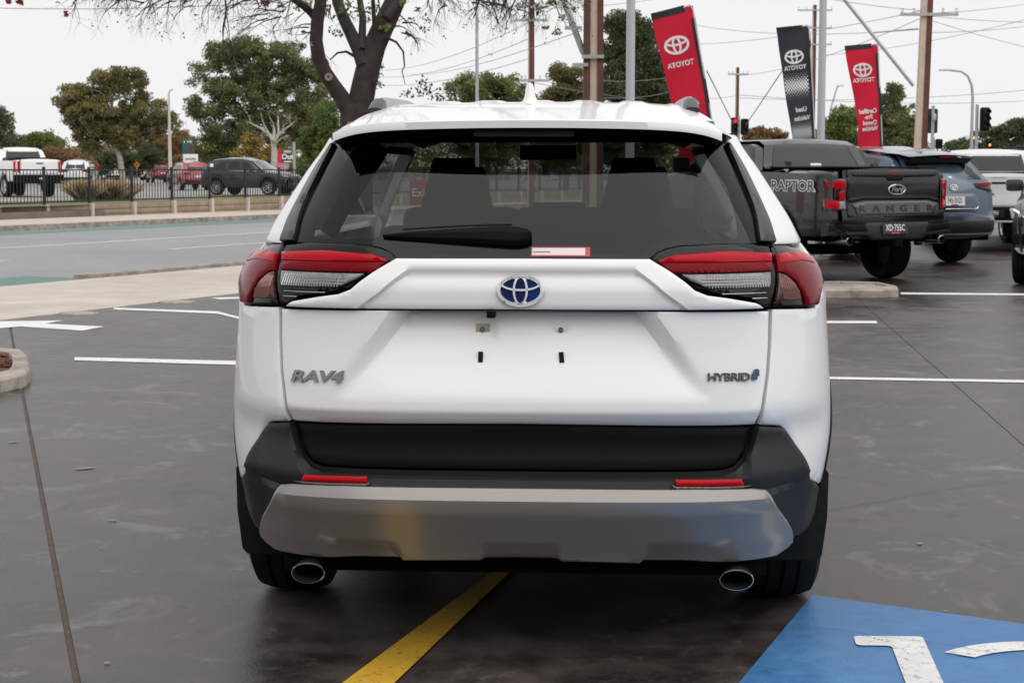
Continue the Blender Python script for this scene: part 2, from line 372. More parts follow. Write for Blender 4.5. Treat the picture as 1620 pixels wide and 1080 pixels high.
for i in range(-4, 8): sheet('lane_dash', [P(tl + i * 9, 8.55), P(tl + i * 9 + 5, 8.55), P(tl + i * 9 + 5, 8.66), P(tl + i * 9, 8.66)], -.015, LINE, road)
# raised ground across the road
terr = sheet('far_terrain', [P(-400, -3.62), P(400, -3.62), P(400, -600), P(-400, -600)], .27, EARTH, kind='structure')
MB().add([(*P(-400, -3.6), -.06), (*P(400, -3.6), -.06), (*P(400, -3.62), .268), (*P(-400, -3.62), .268)], [(0, 1, 2, 3)]).build('terrain_edge', EARTH, terr)
sheet('grass_strip', [P(-390, -6.3), P(300, -6.3), P(300, -13), P(-390, -13)], .275, GRASSY, terr)
sheet('car_park', [P(-390, -13.2), P(300, -13.2), P(300, -120), P(-390, -120)], .279, FARLOT, terr)
bed = MB()
bed.add([(*P(-200, -3.64), .40), (*P(150, -3.64), .40), (*P(150, -5.2), .36), (*P(-200, -5.2), .36), (*P(150, -6.2), .26), (*P(-200, -6.2), .26)], [(0, 1, 2, 3), (3, 2, 4, 5)])
o = bed.build('mulch_bed', MULCH); o['kind'] = 'structure'
# painted markings on the lot
def mark(name, pts, m=LINE, z=.004): return sheet(name, [(p[0], p[1]) for p in pts], z, m, lot)
mark('bay_line', [gr(118, 565.5), gr(420, 572.5), gr(420, 579), gr(118, 570.5)])
mark('bay_line', [gr(180, 487), gr(345, 493), gr(395, 506), gr(390, 508), gr(343, 496.5), gr(180, 490)])
mark('bay_line', [gr(335, 471.5), gr(400, 469.5), gr(400, 472.5), gr(345, 474)])
mark('arrow', [gr(-60, 509.5), gr(100, 507.5), gr(72, 512.5), gr(165, 517), gr(130, 523.5), gr(32, 517), gr(-60, 524)])
mark('bay_line', [gr(1270, 596), gr(1660, 602.5), gr(1660, 606.5), gr(1270, 599.5)])
mark('bay_line', [gr(1270, 508), gr(1387, 508.2), gr(1388, 511.8), gr(1270, 511.6)])
mark('bay_line', [gr(1425, 463), gr(1700, 465.5), gr(1700, 468.2), gr(1425, 466)])
a, b = Vector((-.449, 4.431)), Vector((-.085, 5.623)); c, d = Vector((-.311, 4.431)), Vector((-.021, 5.623))
mark('yellow_line', [a - (b - a) * .9, c - (d - c) * .9, d + (d - c) * 1.0, b + (b - a) * 1.0], YELL)
co = Vector((.963, 5.366)); v1 = Vector((.575, -.351)); v2 = Vector((-.357, -.935))
mark('blue_bay', [co, co + v1 * 4.5, co + v1 * 4.5 + v2 * 2.6, co + v2 * 2.6], BLUE)
wb = [(.996, 4.869), (1.196, 4.862), (1.153, 4.431), (1.12, 4.05), (1.07, 4.05), (1.111, 4.431), (1.118, 4.77), (.985, 4.769)]
wb = [(.996, 4.869), (1.196, 4.862), (1.09, 3.95), (.99, 3.95), (1.085, 4.765), (.985, 4.769)]
mark('wheelchair_symbol_body', rounded(wb, .02), LINE, .008)
def circ(p, q, r):
    ax, ay, bx, by, cx, cy = *p, *q, *r; d = 2 * (ax * (by - cy) + bx * (cy - ay) + cx * (ay - by))
    return Vector((((ax * ax + ay * ay) * (by - cy) + (bx * bx + by * by) * (cy - ay) + (cx * cx + cy * cy) * (ay - by)) / d, ((ax * ax + ay * ay) * (cx - bx) + (bx * bx + by * by) * (ax - cx) + (cx * cx + cy * cy) * (bx - ax)) / d))
cc = circ((1.219, 4.699), (1.331, 4.776), (1.476, 4.809)); ro = (Vector((1.219, 4.699)) - cc).length; a0 = math.atan2(4.699 - cc.y, 1.219 - cc.x)
arc = [(cc.x + ro * math.cos(a0 - i * .14), cc.y + ro * math.sin(a0 - i * .14)) for i in range(24)]; arc += [(cc.x + (ro - .087) * math.cos(a0 - .05 - i * .14), cc.y + (ro - .087) * math.sin(a0 - .05 - i * .14)) for i in range(23, -1, -1)]
mark('wheelchair_symbol_wheel', arc, LINE, .008)
# hairline crack and scuffs
def ribbon(name, pts, wd, m, z):
    mb = MB(); vs = []
    for i, p in enumerate(pts):
        p = Vector(p[:2]); t = (Vector(pts[min(i + 1, len(pts) - 1)][:2]) - Vector(pts[max(i - 1, 0)][:2])).normalized(); nn = Vector((-t.y, t.x)) * wd * (.5 + .5 * random.random())
        vs += [(*(p + nn), z), (*(p - nn), z)]
    mb.add(vs, [(2 * i, 2 * i + 1, 2 * i + 3, 2 * i + 2) for i in range(len(pts) - 1)]); return mb.build(name, m, lot)
CRACK = mat('crack_dark', (.016, .014, .014), .9)
def jag(a, b, n, amp): a = Vector(a[:2]); b = Vector(b[:2]); nn = Vector((-(b - a).y, (b - a).x)).normalized(); return [a + (b - a) * i / n + nn * random.uniform(-amp, amp) for i in range(n + 1)]
ribbon('crack', jag(gr(1310, 808), gr(1480, 777), 12, .012) + jag(gr(1480, 777), gr(1590, 762), 8, .012)[1:], .0016, CRACK, .0035)
ribbon('crack', jag(gr(1270, 994), gr(1480, 1022), 16, .006) + jag(gr(1480, 1022), gr(1640, 1048), 8, .006)[1:], .0012, CRACK, .0105)
# bird droppings / dried scuffs on the concrete
CHALK = mat('chalky_scuff', (.24, .23, .225), .9)
for i, (px, py, l, wd) in enumerate(((133, 742, .17, .012), (178, 824, .06, .007), (160, 868, .02, .005), (1455, 861, .03, .012), (20, 700, .07, .012), (1497, 968, .02, .006), (170, 1050, .02, .006))):
    p = gr(px, py); an = random.uniform(.2, 1.2) if i == 0 else random.uniform(-.4, .4); n = 11; pts = []
    for k in range(n): t = 2 * math.pi * k / n; r = random.uniform(.5, 1); x, y = l * .5 * r * math.cos(t), wd * r * math.sin(t) * 2; pts.append((p.x + x * math.cos(an) - y * math.sin(an), p.y + x * math.sin(an) + y * math.cos(an)))
    sheet('scuff', pts, .005, CHALK, lot)
# planter bed at the left edge
def kerb_ring(name, outer, inner, h, m, label, cat, n=None):
    root = empty(name, (*outer[0][:2], 0), 0, label, cat); inv = Matrix.Translation(-Vector((*outer[0][:2], 0)))
    mb = MB(); N = len(outer); vs = []
    for o_, i_ in zip(outer, inner):
        o_ = Vector(o_[:2]); i_ = Vector(i_[:2]); q = o_ + (i_ - o_) * .12
        vs += [(*o_, -.02), (*o_, h * .8), (*q, h), (*i_, h), (*i_, h * .3)]
    vs = [inv @ Vector(v) for v in vs]
    closed = n is None
    for i in range(N if closed else N - 1):
        j = (i + 1) % N; mb2 = MB(); mb2.add([vs[i * 5 + k] for k in range(5)] + [vs[j * 5 + k] for k in range(5)], [(k, k + 1, k + 6, k + 5) for k in range(4)] + [(0, 4, 3, 2, 1), (5, 6, 7, 8, 9)])
        o = mb2.build('kerb_stone', m, root, bevel=.006)
    return root, inv
H = .09
outp = [gr(-260, 540, H), gr(0, 548, H), gr(33, 551.5, H), gr(44, 561, H), gr(48, 580, H), gr(40, 589, H), gr(0, 598, H), gr(-260, 660, H)]
inp = [gr(-260, 548, H), gr(-2, 555, H), gr(13, 557, H), gr(19, 563, H), gr(20, 576, H), gr(14, 584, H), gr(-4, 589, H), gr(-260, 640, H)]
pl_root, pinv = kerb_ring('planter_bed', outp, inp, H, KERB, 'kerbed planter bed of bark mulch at the left edge', 'planter')
mul = [pinv @ p for p in inp]; o = sheet('mulch', mul, H * .6, MULCH, pl_root)
chips = MB()
for i in range(900):
    p = Vector((random.uniform(-4.1, -3.3), random.uniform(11.2, 12.9)))
    if inside(np.array([p]), [(q.x, q.y) for q in inp])[0]:
        c = pinv @ Vector((p.x, p.y, H * .62 + random.uniform(0, .02))); chips.box(c, (random.uniform(.02, .06), random.uniform(.01, .025), .008), random.uniform(0, 6), random.uniform(-.5, .5), random.uniform(-.5, .5))
o = chips.build('bark_chips', mat('bark_chip', (.16, .06, .04), .9, var=.6, vscale=30), pl_root); o['kind'] = 'stuff'
# kerbed island in front of the grey pickup
ho = .09
oi = [gr(1120, 449, ho), gr(1330, 444, ho), gr(1392, 446, ho), gr(1420, 452, ho), gr(1422, 456, ho), gr(1390, 457.5, ho), gr(1345, 457.5, ho), gr(1120, 458, ho)]
ii = [gr(1120, 450.5, ho), gr(1330, 446, ho), gr(1385, 447.6, ho), gr(1400, 450.5, ho), gr(1402, 452.2, ho), gr(1385, 453, ho), gr(1345, 453, ho), gr(1120, 454, ho)]
ri, iinv = kerb_ring('kerb_island', oi, ii, ho, KERB, 'low concrete kerb island on the lot before the grey pickup', 'kerb')
sheet('island_fill', [iinv @ p for p in ii], ho * .8, KERB, ri)
# unseen dealer building added behind the camera so paint and glass reflect it
SHW = mat('added_showroom_panel', (.55, .55, .55), .4); SHG = mat('added_showroom_glass', (.02, .022, .025), .05, coat=1)
shr = empty('added_showroom', (0, -11, 0), 0, 'unseen dealer building with dark glass front, added behind the camera for reflections', 'building')
MB().box((0, -4, 2.5), (44, 8, 5.0)).build('wall', SHW, shr)
MB().box((0, .6, 4.5), (45, 1.6, .9)).build('fascia', mat('added_showroom_fascia', (.5, .5, .5), .5), shr)
for i in range(14): MB().box((-20.8 + i * 3.2, .03, 1.9), (3.0, .05, 3.6)).build('pane', SHG, shr)
for i in range(15): MB().box((-22.4 + i * 3.2, .06, 1.95), (.14, .14, 3.9)).build('mullion', BLACKST, shr)
# drain lids
IRON = mat('cast_iron', (.30, .28, .26), .6, var=.3, vscale=12)
for px, py, lab in ((125, 496, 'round drain lid set in the lot near the white arrow'), (280, 478, 'round drain lid between the bay line and the footpath')):
    p = gr(px, py); r = empty('drain_lid', (p.x, p.y, 0), 0, lab, 'drain lid', 'drain lids in the lot')
    MB().lathe([(.0, .008), (.15, .008), (.155, .004), (.155, 0)], Matrix.Rotation(-math.pi / 2, 4, 'Y') , 28).build('lid', IRON, r)
    MB().lathe([(.16, 0), (.16, .009), (.185, .009), (.19, 0)], Matrix.Rotation(-math.pi / 2, 4, 'Y'), 28).build('collar', KERB, r)
# ================================================================== THE WHITE SUV
YE = .85
_a = 1 - (1 - np.linspace(0, 1, 2001)) ** 3
_b = .035 * _a ** 2 + .965 * (1 - (1 - _a ** 5) ** (1 / 2.2))
_q = np.concatenate([[0], np.cumsum(np.hypot(np.diff(_a) * .9, np.diff(_b) * .72))]); QT = float(_q[-1])
YR = [(.25, .12), (.33, .085), (.40, .045), (.475, .0), (.50, .028), (.53, .036), (.56, .05), (.62, .075), (.67, .07), (.71, .058), (.78, .07), (.88, .09), (.97, .105), (1.04, .11), (1.11, .145), (1.2, .2), (1.3, .27), (1.4, .345), (1.475, .40), (1.52, .44)]
XM = sorted([(1.56, .565), (1.52, .585), (1.465, .615), (1.419, .639), (1.37, .678), (1.299, .724), (1.205, .785), (1.14, .814), (1.103, .847), (1.075, .873), (1.0, .893), (.949, .893), (.818, .902), (.681, .91), (.599, .912), (.526, .903), (.456, .888), (.42, .88), (.354, .876), (.285, .847), (.255, .814)])
def smooth_tab(t, lo, hi, s):
    xs = np.linspace(lo, hi, 600); ys = np.interp(xs, [a for a, b in t], [b for a, b in t]); k = np.exp(-.5 * (np.arange(-60, 61) * (xs[1] - xs[0]) / s) ** 2); k /= k.sum()
    return xs, np.convolve(np.pad(ys, 60, 'edge'), k, 'valid')
_xmx, _xmy = smooth_tab(XM, .2, 1.6, .018); _yrx, _yry = smooth_tab(YR, .2, 1.6, .008)
def S(q, z):
    xm = np.interp(z, _xmx, _xmy); yr = np.interp(z, _yrx, _yry); s = 1 if q >= 0 else -1; q = abs(q)
    if q <= QT:
        a = np.interp(q, _q, _a); b = np.interp(q, _q, _b); return s * xm * a, yr + (YE - yr) * b, z
    y = YE + q - QT; tp = 1 - .13 * max(0, (y - 3.3) / 1.1) ** 2
    return s * xm * tp, y, z
YAW = rad(3.2)
suv = empty('white_suv', (.02, 4.48, 0), -YAW, 'white hybrid SUV seen square from behind, filling the picture', 'car')
BACK = mat('shut_line_black', (.004, .004, .004), .6)
def both(name, outl, m, parents, **kw):
    r = []
    for i, mr in enumerate((False, True)):
        p = parents[i] if isinstance(parents, (list, tuple)) else parents; r.append(panel(name, outl, S, m, p, mirror=mr, **kw))
    return r
# inner shell that closes the shut lines
inn = panel('inner_body', sym([(0, 1.13), (.9, 1.13), (4.2, 1.13), (4.2, .42), (3.75, .42), (2.2, .42), (1.0, .45), (.9, .36), (0, .36)]), S, BACK, suv, grid=.08, off=-.095, rim=0, roll=0)
# --- tailgate
def gate_disp(q, z):
    x = abs(q); xt = .353 + (.98 - z) / .161 * .111
    d = -.058 * ss((xt + .014 - x) / .060) * max(0, min(1, (z - .745) / .2)) ** 1.1
    if z < .71: d -= .014 * ((.71 - z) / .04)
    return d
gate = panel('tailgate', sym([(0, .981), (.30, .980), (.695, .975), (.690, .9), (.677, .81), (.656, .721), (.644, .668), (0, .674)]), S, WHITE, suv, grid=.014, disp=gate_disp, rim=.03, roll=.003, smooth=32, lines=[[(-.66, .71), (.66, .71)]] + sum([[[(s_ * (.353 + (.98 - z_) / .161 * .111 + .008 - k_), z_) for z_ in np.linspace(.985, .75, 14)] for s_ in (1, -1)] for k_ in (0, .012, .024, .036, .048, .060)], []))
def gl(t):
    e = lambda z: .315 + max(0, (1.083 - z)) / .092 * .125 - t * .75
    zt = 1.083 - t; return [(0, zt), (.15, zt), (e(zt), zt), (e(1.05), 1.05), (e(1.02), 1.02), (e(.99), .99), (e(.97), .97)]
def garn_disp(q, z):
    x = abs(q); e = .315 + max(0, (1.083 - z)) / .092 * .125
    t = min((e - x) / .75, 1.083 - z)
    return .010 - .013 * ss((t + .004) / .012)
garn = panel('upper_garnish', sym([(0, 1.113), (.368, 1.112), (.41, 1.083), (.445, 1.055), (.471, 1.034), (.505, 1.021), (.56, 1.013), (.641, .998), (.655, .992), (.664, .984), (0, .985)]), S, WHITE, gate, grid=.012, off=.008, disp=garn_disp, rim=.045, roll=.004, smooth=50, lines=sum([[[(s_ * q_, z_) for q_, z_ in gl(t_)] for s_ in (1, -1)] for t_ in (-.004, .002, .008)], []))
dg = panel('lower_trim', sym([(0, .669), (.638, .660), (.618, .607), (.587, .574), (.553, .565), (0, .566)]), S, BLACKPL, gate, grid=.02, off=-.022, rim=.03, roll=.006)
# --- quarter panels, doors, fenders
qc, zc = QT + .135, .345
def arcpts(r, a0, a1, n, qc=qc): return [(qc + r * math.cos(rad(a0 + (a1 - a0) * i / n)), zc + r * math.sin(rad(a0 + (a1 - a0) * i / n))) for i in range(n + 1)]
def quarter_disp(q, z): return -.012 * ss((.70 - z) / .06) * ss((1.05 - q) / .2)
quarter = [(.709, .979), (.945, .968), (.985, .995), (1.052, 1.022), (1.073, 1.068), (1.128, 1.10), (1.135, 1.145), (1.98, 1.135), (1.98, .45)] + arcpts(.43, 14, 166, 18) + [(1.04, .452), (.903, .496), (.837, .56), (.777, .622), (.752, .645), (.729, .659), (.658, .667), (.668, .72), (.688, .81), (.702, .9)]
both('quarter_panel', quarter, WHITE, suv, grid=.025, disp=quarter_disp, rim=.02, roll=.003, smooth=50)
arch = arcpts(.445, 2, 178, 20) + arcpts(.365, 178, 2, 20)
both('arch_cladding', arch, BLACKPL, suv, grid=.04, off=.006, rim=.03, roll=.006)
both('rear_door', [(1.986, 1.135), (2.93, 1.13), (2.93, .46), (1.986, .45)], WHITE, suv, grid=.06, rim=.02)
both('front_door', [(2.936, 1.13), (3.80, 1.125), (3.62, .46), (2.936, .46)], WHITE, suv, grid=.06, rim=.02)
qf = qc + 2.56
ff = [(3.806, 1.12), (4.6, 1.02), (4.83, .95), (4.83, .6)] + arcpts(.43, 30, 170, 16, qf) + [(3.626, .46)]
both('front_fender', ff, WHITE, suv, grid=.06, rim=.02)
both('front_arch_cladding', arcpts(.445, 2, 178, 16, qf) + arcpts(.365, 178, 2, 16, qf), BLACKPL, suv, grid=.06, off=.018, rim=.03)
both('sill', [(1.90, .45), (3.66, .45), (3.66, .28), (1.90, .28)], BLACKPL, suv, grid=.1, off=.005, rim=.03)
# --- pillars and side glass
both('rear_pillar', [(.836, 1.152), (.872, 1.26), (.905, 1.36), (.925, 1.43), (.955, 1.462), (1.30, 1.462), (1.42, 1.14), (1.1, 1.145)], WHITE, suv, grid=.025, off=.004, rim=.03, roll=.004)
DEFL = mat('deflector_gloss', (.012, .012, .014), .12, coat=.4)
both('side_deflector', [(.754, 1.158), (.768, 1.19), (.809, 1.258), (.846, 1.352), (.900, 1.432), (.921, 1.432), (.900, 1.36), (.866, 1.26), (.829, 1.153)], DEFL, suv, grid=.02, off=.016, rim=.03, roll=.005)
SIDEG = glass('privacy_glass', (.16, .17, .18)); WIND = glass('windscreen_glass', (.82, .86, .84))
both('side_window', [(1.44, 1.145), (1.34, 1.45), (2.25, 1.45), (2.25, 1.145)], SIDEG, suv, grid=.08, off=-.004, rim=0, roll=0)
both('front_side_window', [(2.34, 1.145), (2.34, 1.45), (3.15, 1.44), (3.70, 1.14)], WIND, suv, grid=.08, off=-.004, rim=0, roll=0)
both('centre_pillar', [(2.24, 1.14), (2.24, 1.462), (2.35, 1.462), (2.35, 1.14)], GLOSSB, suv, grid=.08, rim=.05)
both('front_pillar', [(3.68, 1.125), (3.14, 1.435), (3.14, 1.462), (3.2, 1.462), (3.80, 1.12)], WHITE, suv, grid=.06, rim=.05)
both('window_rail', [(1.30, 1.438), (1.30, 1.472), (3.2, 1.472), (3.2, 1.438)], GLOSSB, suv, grid=.08, off=.003, rim=.04)
# --- rear window
RGL = glass('rear_glass', (.235, .25, .245), 1.455)
glo = sym([(0, 1.117), (.366, 1.117), (.40, 1.137), (.43, 1.147), (.478, 1.155), (.592, 1.158), (.745, 1.157), (.762, 1.19), (.803, 1.258), (.84, 1.352), (.893, 1.43), (.905, 1.50), (0, 1.50)])
rw = panel('rear_window', glo, S, RGL, suv, grid=.025, off=.0, rim=0, roll=0)
# black ceramic border of the glass
def ring_panel(name, outer, inner, m, parent, off):
    return panel(name, outer + inner[::-1], S, m, parent, grid=.03, off=off, rim=0, roll=0)
FRIT = mat('glass_border_black', (.004, .004, .004), .35)
both('border', [(.745, 1.157), (.762, 1.19), (.803, 1.258), (.84, 1.352), (.893, 1.43), (.905, 1.50), (.83, 1.50), (.80, 1.43), (.755, 1.352), (.715, 1.258), (.672, 1.157)], FRIT, rw, grid=.025, off=-.003, rim=0, roll=0)
panel('top_border', sym([(0, 1.50), (.83, 1.50), (.80, 1.437), (0, 1.437)]), S, FRIT, rw, grid=.03, off=-.0035, rim=0, roll=0)
both('bottom_border', [(0, 1.117), (.366, 1.117), (.40, 1.137), (.43, 1.147), (.478, 1.155), (.592, 1.158), (.672, 1.157), (.679, 1.172), (.43, 1.17), (.36, 1.135), (0, 1.13)], FRIT, rw, grid=.03, off=-.004, rim=0, roll=0)
# --- lamps: one on the tailgate and one on the body each side
both_li = both('inner_tail_light', [(.375, 1.118), (.401, 1.136), (.431, 1.145), (.478, 1.153), (.592, 1.156), (.70, 1.156), (.800, 1.150), (.745, 1.07), (.697, .987), (.668, .989), (.652, 1.006), (.633, 1.015), (.535, 1.029), (.489, 1.043), (.452, 1.068), (.423, 1.088), (.39, 1.108)], GLOSSB, gate, grid=.02, off=.004, rim=.03, roll=.004)
both('red_strip', [(.394, 1.110), (.447, 1.124), (.58, 1.131), (.615, 1.132), (.775, 1.124), (.750, 1.104), (.398, 1.106)], REDL, both_li, grid=.02, off=.014, rim=.012, roll=.004)
both('deep_red_strip', [(.399, 1.1055), (.749, 1.1035), (.728, 1.080), (.425, 1.079), (.408, 1.09)], REDD, both_li, grid=.02, off=.010, rim=.012, roll=.002)
both('clear_lens', [(.447, 1.074), (.720, 1.076), (.703, 1.040), (.599, 1.039), (.507, 1.043), (.468, 1.06)], CLEARL, both_li, grid=.02, off=.009, rim=.008, roll=.002)
def ribs(qs, z0f, z1f, m, parents, wq=.0022, hz=None):
    for mi, par in zip((False, True), parents):
        mb = MB()
        for q in qs:
            z0, z1 = z0f(q), z1f(q); pts = []
            for zz in np.linspace(z0, z1, 5):
                p0 = Vector(S(q - wq, zz)); p1 = Vector(S(q + wq, zz)); nn = Vector((p1.y - p0.y, -(p1.x - p0.x), 0)).normalized()
                if nn.y > 0: nn = -nn
                pts.append((p0 + nn * .010, (p0 + p1) / 2 + nn * .0145, p1 + nn * .010))
            vs = [p for t in pts for p in t]; vs = [Vector((-v.x, v.y, v.z)) for v in vs] if mi else vs
            mb.add(vs, [(3 * i + j, 3 * i + j + 1, 3 * i + j + 4, 3 * i + j + 3) for i in range(4) for j in range(2)])
        o = mb.build('lens_ribs', m, par); o['kind'] = 'stuff'
RIB = mat('lens_rib', (.45, .45, .46), .15, metal=.6)
ribs(np.arange(.515, .70, .0085), lambda q: 1.0425, lambda q: 1.0735, RIB, both_li)
for par, mi in zip(both_li, (0, 1)):
    mb = MB()
    for zz in (1.050, 1.058, 1.066):
        pts = [];
        for q in np.linspace(.50, .70, 9): p = Vector(S(q, zz)); pts.append(Vector((-p.x if mi else p.x, p.y - .013, p.z)))
        mb.tube(pts, .0009, 4)
    for zz, q0, q1 in ((1.026, .55, .69), (1.012, .64, .69)):
        pts = [];
        for q in np.linspace(q0, q1, 7): p = Vector(S(q, zz)); pts.append(Vector((-p.x if mi else p.x, p.y - .008, p.z)))
        mb.tube(pts, .0012, 4)
    o = mb.build('lens_lines', RIB, par); o['kind'] = 'stuff'
both_lo = both('outer_tail_light', [(.812, 1.150), (.914, 1.146), (1.052, 1.128), (1.118, 1.102), (1.066, 1.07), (1.045, 1.028), (.98, 1.0), (.945, .975), (.708, .986), (.757, 1.07)], GLOSSB, suv, grid=.02, off=.002, rim=.04, roll=.004)
both('red_lens', [(.790, 1.121), (.867, 1.124), (1.0, 1.119), (1.09, 1.103), (1.056, 1.07), (1.040, 1.029), (.976, 1.003), (.943, .978), (.856, .981), (.838, 1.012), (.818, 1.048), (.778, 1.072), (.752, 1.077)], REDD, both_lo, grid=.018, off=.012, rim=.014, roll=.004)
both('bright_band', [(.796, 1.117), (.867, 1.121), (.985, 1.116), (1.04, 1.103), (1.02, 1.085), (.97, 1.092), (.90, 1.098), (.776, 1.096)], REDL, both_lo, grid=.018, off=.0145, rim=.004, roll=.001)
both('indicator_lens', [(.750, 1.073), (.776, 1.067), (.808, 1.045), (.824, 1.018), (.826, .999), (.715, 1.003)], mat('indicator_lens', (.07, .03, .027), .15, var=.6, vscale=60), both_lo, grid=.02, off=.010, rim=.008, roll=.002)
ribs(np.arange(.745, .82, .0085), lambda q: 1.004 + max(0, (.755 - q)) * .5, lambda q: min(1.066, 1.066 - max(0, q - .776) * 1.0), mat('pink_rib', (.34, .17, .14), .25, metal=.3), both_lo)
# --- bumper
bt = [(0, .544), (.45, .5445), (.55, .5445), (.587, .553), (.617, .579), (.638, .621), (.650, .661), (.660, .663), (.727, .654), (.75, .640), (.774, .618), (.834, .556), (.90, .492), (1.04, .447), (1.1, .43), (1.12, .40), (1.125, .35), (1.06, .315), (.86, .315), (.76, .318), (.70, .325), (.6, .335), (0, .34)]
def bump_disp(q, z):
    x = abs(q); d = 0.
    d -= .028 * ss((.522 - z) / .02) * ss((x - .45) / .1) * ss((.93 - x) / .12)       # scooped lower corner
    d += .010 * ss((z - .47) / .03) * ss((x - .78) / .06)
    if x < .62: d -= .018 * ss((z - .532) / .01)
    return d
bumper = panel('rear_bumper', sym(bt), S, GREYPL, suv, grid=.016, off=.0, disp=bump_disp, rim=.05, roll=.004, smooth=45)
panel('bumper_step', sym([(0, .560), (.55, .560), (.583, .567), (.61, .588), (.632, .64), (.640, .66), (.646, .66), (.636, .618), (.614, .578), (.585, .552), (.55, .5435), (0, .5435)]), S, BLACKPL, bumper, grid=.02, off=-.03, rim=.02, roll=0)
for o in both('reflector', [(.593, .530), (.412, .533), (.416, .518), (.603, .514)], mat('red_reflector', (.45, .003, .008), .2, spec=.15), bumper, grid=.02, off=.012, rim=.02, roll=.003): pass
both('reflector_bezel', [(.63, .5115), (.603, .5115), (.414, .5155), (.404, .521), (.409, .512), (.418, .5085), (.6, .506)], mat('bezel', (.10, .10, .10), .3), bumper, grid=.02, off=.011, rim=.02, roll=.001)
def skid_disp(q, z):
    x = abs(q)
    d = .024
    d -= .22 * max(0., .372 - z) * max(ss((.112 - x) / .01), ss((x - .34) / .012) * ss((.60 - x) / .15))
    return d
SKID = mat('satin_silver_plastic', (.26, .243, .230), .26, metal=.35, coat=.25)
panel('skid_plate', sym([(0, .506), (.45, .504), (.624, .498), (.664, .491), (.702, .466), (.757, .413), (.810, .352), (.820, .332), (.80, .315), (.760, .300), (.70, .300), (0, .313)]), S, SKID, bumper, grid=.013, disp=skid_disp, rim=.03, roll=.004, smooth=30, lines=sum([[[(s_ * x, z) for x, z in ln] for s_ in (1, -1)] for ln in ([(.33, .372), (.62, .372)], [(.33, .368), (.62, .368)], [(0, .372), (.112, .372)], [(0, .368), (.102, .368)], [(.102, .368), (.102, .30)], [(.112, .372), (.112, .30)], [(.33, .372), (.33, .30)], [(.342, .368), (.342, .30)], [(.60, .372), (.60, .30)])], []))
# --- roof with spoiler lip
ZC = [(.265, 1.498), (.45, 1.523), (.6, 1.543), (.75, 1.558), (.9, 1.569), (1.1, 1.580), (1.4, 1.590), (1.8, 1.592), (2.3, 1.578), (2.65, 1.548), (2.8, 1.53)]
WR = [(.265, .548), (.45, .588), (.7, .604), (1.2, .612), (2.2, .612), (2.8, .56)]
def roofz(x, y):
    Wd = interp(WR, y); t = min(1, abs(x) / Wd); zb = 1.462 if y > .5 else 1.462 + .010 * ((.5 - y) / .2)
    z = zb + (interp(ZC, y) - zb) * (1 - t ** 9) - .012 * t * t
    rib = .006 * ss((y - .75) / .25) * ss((2.6 - y) / .2)
    k = x / .155; z += rib * (ss((math.cos(2 * math.pi * k) + .35) / .5) - .5) * ss((.47 - abs(x)) / .03)
    return z
ys = list(np.concatenate([[.265, .269], np.linspace(.285, .6, 12), np.linspace(.65, 2.8, 30)])); us = np.linspace(-1, 1, 97); us = np.sign(us) * (1 - (1 - abs(us)) ** 1.5)
mb = MB(); vs = []; nu = len(us)
for j, y in enumerate(ys):
    for u in us:
        Wd = interp(WR, y); x = u * Wd; yy = y + (.09 * abs(u) ** 3 if j < 14 else .09 * abs(u) ** 3 * max(0, 1 - (y - .6) / .5)); z = roofz(x, y)
        if j == 0: z -= .004
        vs.append((x, yy, z))
fs = [(j * nu + i, j * nu + i + 1, (j + 1) * nu + i + 1, (j + 1) * nu + i) for j in range(len(ys) - 1) for i in range(nu - 1)]
mb.add(vs, fs)
lip = [(v[0], v[1], v[2] - .020) for v in vs[:nu]]; b0 = len(mb.v); mb.v += lip
mb.f += [(i, i + 1, b0 + i + 1, b0 + i) for i in range(nu - 1)]
roof = mb.build('roof', WHITE, suv, smooth=40)
mb = MB(); us2 = [Vector((v[0] * .995, v[1] + .012, v[2] + .001)) for v in lip]; us3 = [Vector((v[0] * .985, v[1] + .20, v[2] - .022)) for v in lip]
mb.add(us2 + us3, [(i, i + 1, nu + i + 1, nu + i) for i in range(nu - 1)]); mb.build('spoiler_underside', BLACKPL, roof, smooth=60)
mb = MB(); vs = []
for y in np.linspace(.5, 2.75, 12):
    for u in np.linspace(-1, 1, 15): vs.append((u * interp(WR, y) * .97, y, roofz(u * interp(WR, y) * .9, y) - .05))
mb.add(vs, [(j * 15 + i, j * 15 + i + 1, (j + 1) * 15 + i + 1, (j + 1) * 15 + i) for j in range(11) for i in range(14)])
mb.build('headliner', CABIN, suv, smooth=60)
mb = MB().box((-.007, .372, 1.462), (.285, .03, .022)); mb.build('high_brake_light', mat('brake_light_dark', (.06, .055, .06), .25, coat=1), roof, bevel=.004)
# antenna
pr = [(.030, 0), (.029, .004), (.022, .012), (.017, .024), (.014, .040), (.0115, .055), (.008, .062), (.001, .066)]
mb = MB(); vs = []; n = 16
for r, hgt in pr:
    for k_ in range(n): an = 2 * math.pi * k_ / n; vs.append((-.008 + r * math.cos(an), .78 + (.075 - .055 * hgt / .066) * math.sin(an) * (1 if math.sin(an) > 0 else .8) * (r / .03 * .5 + .5) - .03 * hgt / .066, 1.556 + hgt))
mb.add(vs, [(j * n + k_, j * n + (k_ + 1) % n, (j + 1) * n + (k_ + 1) % n, (j + 1) * n + k_) for j in range(len(pr) - 1) for k_ in range(n)]); mb.build('antenna', WHITE, roof, smooth=60)
